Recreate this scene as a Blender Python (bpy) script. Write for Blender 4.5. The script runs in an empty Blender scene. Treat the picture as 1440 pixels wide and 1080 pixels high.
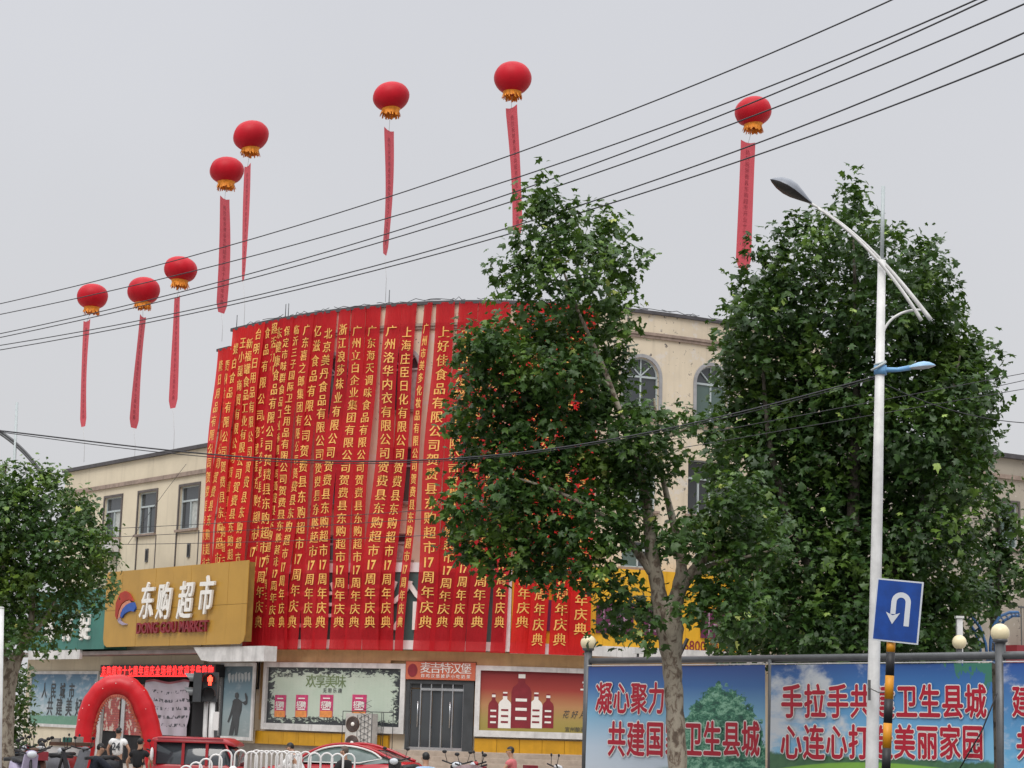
import bpy, bmesh, math, random
import numpy as np
from mathutils import Vector, Matrix
random.seed(7); RNG = np.random.default_rng(11)
S = bpy.context.scene; COL = S.collection
R_ = math.radians
# ------------------------------------------------------------------ camera
FPX = 2700.; CH = 2.2; ROLL = .03; PITCH = math.atan(472/2700)
Fw = np.array([0, math.cos(PITCH), math.sin(PITCH)]); u0 = np.array([0, -math.sin(PITCH), math.cos(PITCH)]); r0 = np.array([1., 0, 0])
RV = math.cos(ROLL)*r0+math.sin(ROLL)*u0; UV_ = -math.sin(ROLL)*r0+math.cos(ROLL)*u0
cam = bpy.data.objects.new('camera', bpy.data.cameras.new('camera')); COL.objects.link(cam)
cam.data.sensor_width = 36; cam.data.lens = 36*FPX/1440
cam.data.clip_start = .3; cam.data.clip_end = 6000
m = Matrix.Identity(4)
for i in range(3):
    m[i][0] = RV[i]; m[i][1] = UV_[i]; m[i][2] = -Fw[i]
m[2][3] = CH
cam.matrix_world = m; S.camera = cam
# ------------------------------------------------------------------ world: bright even overcast
SUN_EL, SUN_AZ = R_(52), R_(196)
w = bpy.data.worlds.new('World'); S.world = w; w.use_nodes = True
nt = w.node_tree; nt.nodes.clear()
wo = nt.nodes.new('ShaderNodeOutputWorld'); bg = nt.nodes.new('ShaderNodeBackground')
sky = nt.nodes.new('ShaderNodeTexSky'); sky.sky_type = 'NISHITA'; sky.sun_disc = False
sky.sun_elevation = SUN_EL; sky.sun_rotation = SUN_AZ; sky.dust_density = 6; sky.air_density = 1.5
tc = nt.nodes.new('ShaderNodeTexCoord'); sx = nt.nodes.new('ShaderNodeSeparateXYZ'); nt.links.new(tc.outputs['Generated'], sx.inputs[0])
rp = nt.nodes.new('ShaderNodeValToRGB'); nt.links.new(sx.outputs['Z'], rp.inputs[0])
rp.color_ramp.elements[0].position = .0; rp.color_ramp.elements[0].color = (6.1, 6.12, 6.25, 1)
e = rp.color_ramp.elements.new(.40); e.color = (6.1, 6.2, 6.6, 1)
rp.color_ramp.elements[-1].position = 1; rp.color_ramp.elements[-1].color = (21., 21.1, 21.6, 1)
mx = nt.nodes.new('ShaderNodeMix'); mx.data_type = 'RGBA'; mx.inputs[0].default_value = .04
cn = nt.nodes.new('ShaderNodeTexNoise'); cn.inputs['Scale'].default_value = 2.2; cn.inputs['Detail'].default_value = 5; nt.links.new(tc.outputs['Generated'], cn.inputs['Vector'])
cm_ = nt.nodes.new('ShaderNodeMapRange'); cm_.inputs[1].default_value = .3; cm_.inputs[2].default_value = .7; cm_.inputs[3].default_value = .955; cm_.inputs[4].default_value = 1.035; nt.links.new(cn.outputs['Fac'], cm_.inputs[0])
vm = nt.nodes.new('ShaderNodeVectorMath'); vm.operation = 'SCALE'; nt.links.new(rp.outputs[0], vm.inputs[0]); nt.links.new(cm_.outputs[0], vm.inputs['Scale'])
nt.links.new(vm.outputs[0], mx.inputs[6]); nt.links.new(sky.outputs[0], mx.inputs[7])
nt.links.new(mx.outputs[2], bg.inputs[0]); bg.inputs[1].default_value = .1
nt.links.new(bg.outputs[0], wo.inputs[0])
sl = bpy.data.lights.new('sun', 'SUN'); sl.energy = 1.5; sl.angle = R_(35); sl.color = (1, .96, .9)
so = bpy.data.objects.new('sun', sl); COL.objects.link(so)
sd = Vector((math.sin(SUN_AZ)*math.cos(SUN_EL), math.cos(SUN_AZ)*math.cos(SUN_EL), math.sin(SUN_EL)))
so.rotation_euler = sd.to_track_quat('Z', 'Y').to_euler(); so.location = (0, 0, 60)
vs = S.view_settings; S.display_settings.display_device = 'sRGB'
vs.view_transform = 'Standard'; vs.look = 'None'; vs.exposure = .15; vs.gamma = 1; vs.use_curve_mapping = False
S.cycles.max_bounces = 6; S.cycles.transparent_max_bounces = 12

# ------------------------------------------------------------------ geometry of sight lines
C0 = np.array([0, 0, CH])
def ray(x, y): return FPX*Fw+(x-720)*RV-(y-540)*UV_
def atY(x, y, Y):
    d = ray(x, y); return C0+d*Y/d[1]
def proj(P):
    v = np.array(P)-C0; q = v@Fw
    return 720+FPX*(v@RV)/q, 540-FPX*(v@UV_)/q

# facade curve of the main block (plan), s = arc length
_p = np.array([(-11.4, 72.05), (-10.6, 71.12), (-7.52, 67.94), (-4.56, 65.85), (-2.55, 65.1), (-.57, 64.79), (.9, 64.78), (2.38, 64.95), (4.2, 65.4), (7.15, 66.91), (10, 68.6), (12.6, 70.2)])
_c = np.polyfit(_p[:, 0], _p[:, 1], 5)
CXs = np.linspace(-11.2, 12.6, 1200); CYs = np.polyval(_c, CXs)
CSs = np.concatenate([[0], np.cumsum(np.hypot(np.diff(CXs), np.diff(CYs)))]); SMAX = CSs[-1]
TX = np.gradient(CXs, CSs); TY = np.gradient(CYs, CSs)
def cv(s, off=0., z=0.):
    """point on the curved wall; off = metres out towards the street"""
    x = np.interp(s, CSs, CXs); y = np.interp(s, CSs, CYs); tx = np.interp(s, CSs, TX); ty = np.interp(s, CSs, TY)
    l = math.hypot(tx, ty); tx /= l; ty /= l
    e = 0
    if s < 0: e = s
    if s > SMAX: e = s-SMAX
    return np.array([x+ty*off+tx*e, y-tx*off+ty*e, z])
def hit(px, py, off=0.):
    d = ray(px, py)
    ox = CXs+TY*off; oy = CYs-TX*off
    g = ox*d[1]-oy*d[0]
    k = np.where(np.sign(g[:-1]) != np.sign(g[1:]))[0]
    if len(k) == 0:
        k = [0] if abs(g[0]) < abs(g[-1]) else [len(g)-2]
    k = k[0]
    f = g[k]/(g[k]-g[k+1]); f = min(max(f, 0), 1)
    s = CSs[k]+f*(CSs[k+1]-CSs[k]); Y = oy[k]+f*(oy[k+1]-oy[k])
    return s, CH+d[2]*Y/d[1]
class Plane:
    """vertical plane: origin o (x,y), direction to the right u (x,y)"""
    def __init__(self, o, u, off=0):
        self.u = np.array(u, float)/np.hypot(*u); self.n = np.array([self.u[1], -self.u[0]])
        self.o = np.array(o, float)+self.n*off
    def P(self, u, z, w=0): 
        q = self.o+self.u*u+self.n*w; return np.array([q[0], q[1], z])
    def hit(self, px, py, off=0):
        d = ray(px, py); o = self.o+self.n*off
        t = (o@self.n)/(d[0]*self.n[0]+d[1]*self.n[1])
        q = np.array([d[0], d[1]])*t
        return float((q-o)@self.u), CH+d[2]*t

# ------------------------------------------------------------------ mesh builder
class MB:
    def __init__(s): s.v = []; s.f = []; s.m = []; s.uv = {}; s.mi = 0; s.sm = []; s.smooth = False
    def add(s, vs, fs, uvs=None):
        b = len(s.v); s.v.extend([tuple(map(float, p)) for p in vs])
        for k, f in enumerate(fs):
            if uvs is not None: s.uv[len(s.f)] = uvs[k]
            s.f.append(tuple(b+i for i in f)); s.m.append(s.mi); s.sm.append(s.smooth)
        return s
    def hexa(s, p, uvfront=False):
        """8 points: 0-3 front (bl,br,tr,tl), 4-7 back"""
        fs = [(0, 1, 2, 3), (5, 4, 7, 6), (4, 0, 3, 7), (1, 5, 6, 2), (3, 2, 6, 7), (4, 5, 1, 0)]
        u = None
        if uvfront: u = [[(0, 0), (1, 0), (1, 1), (0, 1)]]+[[(0, 0)]*4]*5
        return s.add(p, fs, u)
    def box(s, c, d, rz=0):
        cx, cy, cz = c; a, b, h = d[0]/2, d[1]/2, d[2]/2; co, si = math.cos(rz), math.sin(rz)
        P = []
        for y in (-b, b):
            for x, z in ((-a, -h), (a, -h), (a, h), (-a, h)): P.append((cx+x*co-y*si, cy+x*si+y*co, cz+z))
        return s.hexa(P)
    def tube(s, pts, rad, n=8, caps=True):
        pts = [Vector(p) for p in pts]; N = len(pts)
        if not hasattr(rad, '__len__'): rad = [rad]*N
        V = []; ref = Vector((0, 0, 1))
        for i in range(N):
            t = (pts[min(i+1, N-1)]-pts[max(i-1, 0)])
            t = t.normalized() if t.length > 1e-9 else Vector((0, 0, 1))
            if i == 0:
                ref = Vector((0, 0, 1)) if abs(t.z) < .9 else Vector((1, 0, 0))
                a = t.cross(ref).normalized()
            else:
                a = (a-t*a.dot(t)).normalized()
            b = t.cross(a)
            for k in range(n):
                an = 2*math.pi*k/n; V.append(pts[i]+(a*math.cos(an)+b*math.sin(an))*rad[i])
        F = []
        for i in range(N-1):
            for k in range(n):
                k2 = (k+1) % n; F.append((i*n+k, i*n+k2, (i+1)*n+k2, (i+1)*n+k))
        if caps: F.append(tuple(range(n-1, -1, -1))); F.append(tuple((N-1)*n+k for k in range(n)))
        sm = s.smooth; s.smooth = True; s.add(V, F); s.smooth = sm; return s
    def lathe(s, c, prof, n=16, M=None):
        V = []
        for r, z in prof:
            for k in range(n):
                an = 2*math.pi*k/n; q = Vector((r*math.cos(an), r*math.sin(an), z))
                if M is not None: q = M @ q
                V.append((c[0]+q[0], c[1]+q[1], c[2]+q[2]))
        F = []
        for i in range(len(prof)-1):
            for k in range(n):
                k2 = (k+1) % n; F.append((i*n+k, i*n+k2, (i+1)*n+k2, (i+1)*n+k))
        sm = s.smooth; s.smooth = True; s.add(V, F); s.smooth = sm; return s
    def ball(s, c, r, n=14, sc=(1, 1, 1), M=None):
        V = []; F = []; h = n//2
        for i in range(h+1):
            th = math.pi*i/h
            for k in range(n):
                an = 2*math.pi*k/n
                q = Vector((r*sc[0]*math.sin(th)*math.cos(an), r*sc[1]*math.sin(th)*math.sin(an), r*sc[2]*math.cos(th)))
                if M is not None: q = M @ q
                V.append((c[0]+q[0], c[1]+q[1], c[2]+q[2]))
        for i in range(h):
            for k in range(n):
                k2 = (k+1) % n; F.append((i*n+k, (i+1)*n+k, (i+1)*n+k2, i*n+k2))
        sm = s.smooth; s.smooth = True; s.add(V, F); s.smooth = sm; return s
    def build(s, name, mats, parent=None, label=None):
        me = bpy.data.meshes.new(name)
        v = np.array(s.v, float).reshape(-1, 3)
        o = bpy.data.objects.new(name, me)
        if parent is not None:
            o.parent = parent; v = v-np.array(worldloc(parent))
        me.from_pydata(v.tolist(), [], s.f)
        if not isinstance(mats, (list, tuple)): mats = [mats]
        for q in mats: me.materials.append(q)
        me.polygons.foreach_set('material_index', s.m)
        me.polygons.foreach_set('use_smooth', s.sm)
        if s.uv:
            l = me.uv_layers.new(name='UVMap')
            for p in me.polygons:
                if p.index in s.uv:
                    for li, q in zip(p.loop_indices, s.uv[p.index]): l.data[li].uv = q
        me.update(); COL.objects.link(o)
        if label: o['label'] = label
        return o
def worldloc(o):
    p = Vector((0, 0, 0))
    while o is not None: p = p+o.location; o = o.parent
    return p
def thing(name, label, cat, loc=(0, 0, 0), group=None):
    o = bpy.data.objects.new(name, None); COL.objects.link(o); o.location = tuple(map(float, loc)); o.empty_display_size = .2
    o['label'] = label; o['category'] = cat
    if group: o['group'] = group
    return o
def tag(o, label=None, cat=None, group=None, kind=None):
    for k, q in (('label', label), ('category', cat), ('group', group), ('kind', kind)):
        if q: o[k] = q
    return o

# ------------------------------------------------------------------ materials
class NG:
    def __init__(s, name):
        s.mat = bpy.data.materials.new(name); s.mat.use_nodes = True; s.t = s.mat.node_tree
        s.b = s.t.nodes['Principled BSDF']; s.out = s.t.nodes['Material Output']
    def n(s, ty, **k):
        o = s.t.nodes.new(ty)
        for a, b in k.items(): setattr(o, a, b)
        return o
    def l(s, a, b): s.t.links.new(a, b)
    def put(s, sock, v):
        if hasattr(v, 'links') or isinstance(v, bpy.types.NodeSocket): s.l(v, sock)
        else: sock.default_value = v
    def math(s, op, a, b=0., clamp=False):
        o = s.n('ShaderNodeMath', operation=op, use_clamp=clamp); s.put(o.inputs[0], a); s.put(o.inputs[1], b); return o.outputs[0]
    def mix(s, f, a, b, bt='MIX'):
        o = s.n('ShaderNodeMix', data_type='RGBA', blend_type=bt); s.put(o.inputs[0], f)
        s.put(o.inputs[6], a if not isinstance(a, tuple) else (*a[:3], 1)); s.put(o.inputs[7], b if not isinstance(b, tuple) else (*b[:3], 1)); return o.outputs[2]
    def noise(s, scale, detail=4, rough=.6, vec=None, dist=0.):
        o = s.n('ShaderNodeTexNoise'); o.inputs['Scale'].default_value = scale; o.inputs['Detail'].default_value = detail
        o.inputs['Roughness'].default_value = rough; o.inputs['Distortion'].default_value = dist
        if vec is not None: s.l(vec, o.inputs['Vector'])
        return o.outputs['Fac']
    def geo(s, sc=(1, 1, 1)):
        g = s.n('ShaderNodeNewGeometry'); mp = s.n('ShaderNodeMapping'); mp.inputs['Scale'].default_value = sc
        s.l(g.outputs['Position'], mp.inputs['Vector']); return mp.outputs[0]
    def uv(s):
        o = s.n('ShaderNodeUVMap'); x = s.n('ShaderNodeSeparateXYZ'); s.l(o.outputs[0], x.inputs[0]); return x.outputs[0], x.outputs[1], o.outputs[0]
    def ramp(s, f, stops):
        o = s.n('ShaderNodeValToRGB'); s.put(o.inputs[0], f); cr = o.color_ramp
        while len(cr.elements) < len(stops): cr.elements.new(.5)
        for e_, (p, c) in zip(cr.elements, stops): e_.position = p; e_.color = (*c, 1) if len(c) == 3 else c
        return o.outputs[0]
    def step(s, x, lo, hi):
        o = s.n('ShaderNodeMapRange', interpolation_type='SMOOTHSTEP'); s.put(o.inputs[0], x); o.inputs[1].default_value = lo; o.inputs[2].default_value = hi; return o.outputs[0]
    def bump(s, h, st=.3, d=.02):
        o = s.n('ShaderNodeBump'); o.inputs['Strength'].default_value = st; o.inputs['Distance'].default_value = d
        s.l(h, o.inputs['Height']); s.l(o.outputs[0], s.b.inputs['Normal'])
    def fin(s, col=None, rough=.6, metal=0., spec=.4):
        if col is not None: s.put(s.b.inputs['Base Color'], (*col, 1) if isinstance(col, tuple) else col)
        s.put(s.b.inputs['Roughness'], rough); s.b.inputs['Metallic'].default_value = metal; s.b.inputs['Specular IOR Level'].default_value = spec
        return s.mat
def mat(name, c, rough=.6, var=.15, scale=3., metal=0., bump=0., streak=0., spec=.4):
    g = NG(name); v = g.geo()
    k = g.step(g.noise(scale, 5, .65, v), .3, .7)
    d = tuple(x*(1-var) for x in c); h = tuple(min(1, x*(1+var*.5)) for x in c)
    col = g.mix(k, d, h)
    if streak:
        st = g.step(g.noise(1.0, 4, .6, g.geo((5, 5, .35))), .52, .75)
        col = g.mix(g.math('MULTIPLY', st, streak), col, tuple(x*.45 for x in c))
    if bump: g.bump(g.noise(scale*8, 4, .6, v), bump, .01)
    return g.fin(col, rough, metal, spec)
def emit(name, c, st):
    g = NG(name); g.b.inputs['Emission Color'].default_value = (*c, 1); g.b.inputs['Emission Strength'].default_value = st
    return g.fin(tuple(x*.3 for x in c), .5)
def cloth_mat(name, c, alpha=.22, var=.12):
    g = NG(name); v = g.geo(); k = g.step(g.noise(1.2, 4, .6, v), .3, .7)
    col = g.mix(k, tuple(x*(1-var) for x in c), c)
    g.bump(g.noise(1.0, 4, .6, g.geo((9, 9, .9))), .9, .07)
    g.fin(col, .55, 0, .3)
    tl = g.n('ShaderNodeBsdfTranslucent'); g.l(col, tl.inputs[0])
    a = g.n('ShaderNodeMixShader'); a.inputs[0].default_value = .3; g.l(g.b.outputs[0], a.inputs[1]); g.l(tl.outputs[0], a.inputs[2])
    tr = g.n('ShaderNodeBsdfTransparent'); tr.inputs[0].default_value = (1, .35, .35, 1)
    b = g.n('ShaderNodeMixShader'); b.inputs[0].default_value = alpha; g.l(a.outputs[0], b.inputs[1]); g.l(tr.outputs[0], b.inputs[2])
    g.l(b.outputs[0], g.out.inputs[0]); return g.mat
def glass_mat(name, c=(.03, .035, .04), rough=.08):
    g = NG(name); return g.fin(g.mix(g.noise(.8, 2, .5, g.geo()), c, tuple(x*1.8 for x in c)), rough, 0, .7)

M_cream = None
def cream(name, c, peel=.0):
    g = NG(name); v = g.geo()
    col = g.mix(g.step(g.noise(.7, 5, .6, v), .3, .7), tuple(x*.88 for x in c), c)
    st = g.step(g.noise(1.0, 5, .65, g.geo((4, 4, .25))), .5, .8)
    col = g.mix(g.math('MULTIPLY', st, .5), col, tuple(x*.55 for x in c))
    if peel:
        k = g.step(g.noise(4.5, 6, .7, v), .625, .64); k2 = g.step(g.noise(.3, 2, .5, v), .44, .52)
        col = g.mix(g.math('MULTIPLY', k, k2), col, (.13, .115, .11))
        col = g.mix(g.math('MULTIPLY', g.step(g.noise(1.2, 6, .75, v), .56, .58), .6), col, (.62, .58, .54))
    g.bump(g.noise(14, 4, .6, v), .25, .01)
    return g.fin(col, .85, 0, .2)
M = {}
M['cream'] = cream('cream_render', (.66, .57, .44), 1)
M['cream_left'] = cream('cream_panel', (.66, .585, .45))
M['cream_old'] = cream('old_cream_render', (.40, .36, .30), 1)
M['mould'] = mat('moulding', (.30, .23, .19), .8, .25, 4, streak=.4)
M['archtrim'] = mat('arch_trim', (.32, .32, .33), .7, .2)
M['darkcap'] = mat('dark_cap', (.07, .065, .07), .6, .3)
M['roof'] = mat('roof_deck', (.2, .19, .18), .9, .3)
M['winframe'] = mat('window_frame', (.42, .47, .48), .4, .1)
M['winbrown'] = mat('window_surround', (.10, .085, .08), .6, .2)
M['glass'] = glass_mat('window_glass')
M['glass_green'] = glass_mat('green_glass', (.05, .08, .07))
M['curtain'] = mat('curtain', (.45, .47, .45), .8, .25, 6)
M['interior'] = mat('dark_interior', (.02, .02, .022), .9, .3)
M['cloth'] = cloth_mat('banner_cloth', (.60, .013, .022), .27)
M['cloth2'] = cloth_mat('banner_cloth_bright', (.72, .018, .018), .18)
M['cloth3'] = cloth_mat('sky_banner_cloth', (.60, .075, .10), .12)
M['gold'] = mat('banner_lettering', (.80, .44, .11), .6, .2, 6)
M['pinkink'] = mat('streamer_lettering', (.24, .015, .03), .6, .2, 6)
M['white'] = mat('white_paint', (.72, .71, .70), .5, .1, 2, streak=.12)
M['whitedirty'] = mat('dirty_white', (.62, .61, .60), .6, .2, 2, streak=.5)
M['teal'] = mat('teal_panel', (.055, .11, .105), .5, .2, 1, streak=.2)
M['teal_left'] = mat('green_sign', (.04, .17, .14), .5, .2, 1, streak=.2)
M['yellow'] = mat('yellow_panel', (.70, .38, .02), .5, .12, 1.5, streak=.25)
M['yellow_base'] = mat('yellow_cladding', (.56, .29, .015), .5, .15, 1.5, streak=.3)
M['tan'] = mat('tan_band', (.55, .35, .17), .6, .15, 1.5, streak=.3)
M['goldsign'] = mat('gold_sign_panel', (.44, .25, .045), .42, .1, .6, streak=.12)
M['goldside'] = mat('gold_sign_side', (.26, .15, .03), .5, .2)
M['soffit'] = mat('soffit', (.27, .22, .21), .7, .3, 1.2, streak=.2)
M['chrome'] = mat('brushed_metal', (.55, .56, .58), .25, .1, metal=.9)
M['grey'] = mat('grey_metal', (.12, .125, .13), .45, .2, metal=.4)
M['dgrey'] = mat('dark_grey', (.05, .055, .06), .5, .2)
M['black'] = mat('black', (.018, .018, .02), .5, .2)
M['rubber'] = mat('rubber', (.02, .02, .02), .8, .2)
M['letterwhite'] = mat('letter_white', (.78, .76, .72), .4, .05)
M['letterred'] = mat('letter_red', (.42, .01, .03), .5, .08)
M['maroon'] = mat('letter_maroon', (.22, .02, .03), .5, .15)
M['purple'] = mat('letter_purple', (.12, .02, .07), .5, .15)
M['navy'] = mat('sign_blue', (.003, .05, .27), .4, .2, 6, streak=.25)
M['signwhite'] = mat('sign_white', (.55, .58, .62), .4, .05)
M['concrete'] = mat('concrete', (.36, .33, .29), .85, .2, 3, bump=.2, streak=.2)
M['stepstone'] = mat('step_stone', (.40, .33, .27), .8, .2, 3, bump=.2)
M['asphalt'] = mat('asphalt', (.05, .05, .052), .9, .3, 4, bump=.3)
M['pave'] = mat('paving', (.24, .22, .21), .85, .25, 3, bump=.2)
M['kerb'] = mat('kerb_stone', (.36, .35, .34), .8, .2)
M['line'] = mat('road_paint', (.6, .6, .58), .7, .2)
M['skin'] = mat('skin', (.42, .24, .16), .5, .1)
M['hair'] = mat('hair', (.012, .011, .011), .5, .2)
M['carred'] = mat('car_red', (.38, .01, .02), .22, .06, 2, spec=.6)
M['carred2'] = mat('vehicle_red', (.33, .012, .018), .3, .12, 2, spec=.6)
M['brown'] = mat('brown', (.12, .06, .04), .6, .3)
M['yel'] = mat('band_yellow', (.62, .26, .01), .45, .15, streak=.2)
M['globe'] = mat('lamp_globe', (.80, .70, .46), .25, .06)
M['blue'] = mat('pale_blue_paint', (.16, .36, .62), .4, .12)
M['playblue'] = mat('play_blue', (.06, .16, .36), .4, .15)
M['polewhite'] = mat('pole_white', (.70, .70, .69), .4, .18, 2.5, streak=.55)
M['lampgrey'] = mat('lamp_shell', (.22, .24, .28), .35, .1)
M['lampdark'] = mat('lamp_underside', (.05, .045, .045), .5, .1)
M['wire'] = mat('wire', (.035, .035, .04), .6, .1)
M['string'] = mat('string', (.5, .5, .5), .7, .1)
M['led'] = emit('led_red', (1, .02, .02), 3.2)
M['ledglow'] = emit('led_panel', (.35, .0, .0), .25)
M['pedred'] = emit('ped_red', (1, .06, .03), 4.)
M['pink'] = mat('pink_poster', (.55, .05, .16), .5, .3, 9)
M['orange'] = mat('orange_print', (.75, .28, .08), .5, .2, 9)
M['shoporange'] = mat('shop_orange', (.52, .13, .07), .5, .1, 2)
M['fringe'] = mat('gold_fringe', (.78, .27, .02), .6, .3, 8)
M['quilt'] = mat('quilt_pink', (.48, .36, .38), .8, .2, 8)

# ------------------------------------------------------------------ lettering
_gc = {}
def text_mesh(body, bold=.0, ext=0., align='CENTER', res=2):
    """2D (or extruded) mesh of text at nominal size 1: numpy verts, faces"""
    key = (body, bold, ext, align)
    if key in _gc: return _gc[key]
    c = bpy.data.curves.new('t', 'FONT'); c.body = body; c.size = 1; c.align_x = align; c.align_y = 'BOTTOM_BASELINE'
    c.resolution_u = res; c.offset = bold; c.extrude = ext; c.fill_mode = 'BOTH' if ext else 'FRONT'
    o = bpy.data.objects.new('t', c); COL.objects.link(o)
    dg = bpy.context.evaluated_depsgraph_get(); me = bpy.data.meshes.new_from_object(o.evaluated_get(dg))
    v = np.zeros(len(me.vertices)*3); me.vertices.foreach_get('co', v); v = v.reshape(-1, 3)
    f = [tuple(p.vertices) for p in me.polygons]
    bpy.data.objects.remove(o); bpy.data.curves.remove(c); bpy.data.meshes.remove(me)
    _gc[key] = (v, f); return v, f
_v, _ = text_mesh('国'); CJH = _v[:, 1].max()-_v[:, 1].min(); CJC = (_v[:, 1].max()+_v[:, 1].min())/2; CJX = (_v[:, 0].max()+_v[:, 0].min())/2
print('CJK', _v.min(0), _v.max(0))
def glyph(ch, h, bold=0., ext=0., wx=1.):
    """glyph centred on (0,0) with nominal character height h"""
    v, f = text_mesh(ch, 0, ext)
    k = h/CJH; q = v.copy(); q[:, 0] = (q[:, 0]-CJX)*k*wx; q[:, 1] = (q[:, 1]-CJC)*k
    if not bold: return q, f
    n = 8 if bold > .045 else 4 if bold > .013 else 2
    Q = []; F2 = []; N = len(q)
    for i in range(n):            # heavier strokes: the same outline set side by side, each a hair higher
        an = 2*math.pi*i/n; d = q.copy(); d[:, 0] += math.cos(an)*bold*h; d[:, 1] += math.sin(an)*bold*h; d[:, 2] += i*.0006
        Q.append(d); F2 += [tuple(j+i*N for j in t_) for t_ in f]
    return np.concatenate(Q), F2
def put_text(mb, s, u0_, u1_, z0, h, fn, bold=0., ext=0., w0=.01, wx=1., shear=0.):
    """row of CJK characters, centres spread between u0_..u1_"""
    n = len(s)
    for i, ch in enumerate(s):
        if ch == ' ': continue
        v, f = glyph(ch, h, bold, ext, wx); cu = u0_+(u1_-u0_)*(i+.5)/n
        mb.add([fn(cu+p[0]+shear*p[1], z0+p[1], w0+p[2]+ext) for p in v], f)
def put_latin(mb, s, u0_, u1_, z0, h, fn, bold=0., w0=.01, ext=0.):
    v, f = text_mesh(s, bold, ext); a, b = v[:, 0].min(), v[:, 0].max(); c, d = v[:, 1].min(), v[:, 1].max()
    mb.add([fn(u0_+(p[0]-a)/(b-a)*(u1_-u0_), z0+((p[1]-c)/(d-c)-.5)*h, w0+p[2]+ext) for p in v], f)

# ================================================================== SETTING
def sheet(name, x0, x1, y0, y1, z, m_, thick=0):
    b = MB(); b.add([(x0, y0, z), (x1, y0, z), (x1, y1, z), (x0, y1, z)], [(0, 1, 2, 3)])
    if thick: b = MB().box(((x0+x1)/2, (y0+y1)/2, z-thick/2), (x1-x0, y1-y0, thick))
    return tag(b.build(name, m_), kind='structure')
sheet('ground', -2500, 2500, -500, 4500, -.02, M['concrete'])
sheet('road', -300, 300, 8, 30, -.012, M['asphalt'])
for k in range(24):
    x = -66+k*5.5
    sheet('road_marking', x, x+2.5, 18.9, 19.05, -.008, M['line'])
sheet('pavement', -300, 300, 30.4, 44, .12, M['pave'], .14)
sheet('kerb', -300, 300, 30.1, 30.398, .13, M['kerb'], .15)
sheet('forecourt', -300, 300, 44.002, 100, .1, M['concrete'], .12)

# ================================================================== MAIN BUILDING (curved corner block)
ZR = 16.3; ZL = 15.65
bld = thing('corner_building', 'curved cream corner building with arched top windows, its front draped in red banners', 'building', (0, 75, 0))
sL = hit(327, 467)[0]
def strip(mb, s0, s1, z0, z1, off, th, ds=.45):
    """solid band that follows the curved wall"""
    n = max(1, int(math.ceil((s1-s0)/ds)))
    ss = np.linspace(s0, s1, n+1); V = []
    for s in ss:
        for o, z in ((off, z0), (off, z1), (off-th, z1), (off-th, z0)): V.append(cv(s, o, z))
    F = []
    for i in range(n):
        a = i*4; b = a+4
        for k in range(4):
            k2 = (k+1) % 4; F.append((a+k, b+k, b+k2, a+k2))
    F.append((0, 1, 2, 3)); F.append((n*4+3, n*4+2, n*4+1, n*4))
    return mb.add(V, F)
# window list on curve: (s_centre, half width, z0, z_spring, arch?)
wins = []
s900 = hit(902, 540)[0]; s1000 = hit(1001, 550)[0]; dS = s1000-s900
print('window spacing', dS, 'z', [round(hit(902, y)[1], 2) for y in (503, 520, 585)])
zA0 = hit(902, 587)[1]; zAt = hit(902, 503)[1]; HWA = .66
zS = zAt-HWA
cent = [s900+dS*k for k in range(-7, 4)]
zB0, zB1 = hit(590, 706)[1], hit(590, 628)[1]
for i, s in enumerate(cent):
    if s < .9 or s > SMAX-.9: continue
    wins.append((s, HWA, zA0, zS, True)); 
    hw = .95 if s > hit(930, 600)[0] else .62
    wins.append((s, hw, zB0, zB1, False))
    wins.append((s, .62, 7.45, 8.35, False))
def wall_with_openings(mb, s0, s1, z0, z1, wl, off=0., fn=cv, ds=.45, depth=.22):
    sb = {s0, s1}; zb = {z0, z1}
    for (s, hw, a, b, arch) in wl:
        sb |= {s-hw, s+hw}; zb |= {a, b}
        if arch:
            zb.add(b+hw)
            for k in range(1, 8): sb.add(s-hw*math.cos(math.pi*k/8))
    n = int((s1-s0)/ds)
    for k in range(1, n):
        q = s0+(s1-s0)*k/n
        if min(abs(q-t) for t in sb) > .12: sb.add(q)
    sb = sorted(sb); zb = sorted(zb)
    for i in range(len(sb)-1):
        a, b = sb[i], sb[i+1]; mid = (a+b)/2
        for j in range(len(zb)-1):
            c, d = zb[j], zb[j+1]; zm = (c+d)/2; skip = False; lo0 = lo1 = c
            for (s, hw, wa, wb, arch) in wl:
                if abs(mid-s) < hw:
                    if wa < zm < wb: skip = True
                    if arch and wb < zm < wb+hw:
                        lo0 = wb+math.sqrt(max(0, hw*hw-(a-s)**2)); lo1 = wb+math.sqrt(max(0, hw*hw-(b-s)**2))
            if skip: continue
            mb.add([fn(a, off, min(lo0, d)), fn(b, off, min(lo1, d)), fn(b, off, d), fn(a, off, d)], [(0, 1, 2, 3)])
    for (s, hw, wa, wb, arch) in wl:     # reveals
        path = [(s-hw, wa), (s+hw, wa), (s+hw, wb)]
        if arch: path += [(s+hw*math.cos(math.pi*k/8), wb+hw*math.sin(math.pi*k/8)) for k in range(1, 8)]
        path += [(s-hw, wb)]
        for k in range(len(path)):
            p, q = path[k], path[(k+1) % len(path)]
            mb.add([fn(p[0], off, p[1]), fn(p[0], off-depth, p[1]), fn(q[0], off-depth, q[1]), fn(q[0], off, q[1])], [(0, 1, 2, 3)])
wm = MB(); wall_with_openings(wm, sL, SMAX, 1.1, ZR, [q for q in wins if q[0]-q[1] > sL])
wall_with_openings(wm, 0, sL, 1.1, ZL, [])
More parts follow.
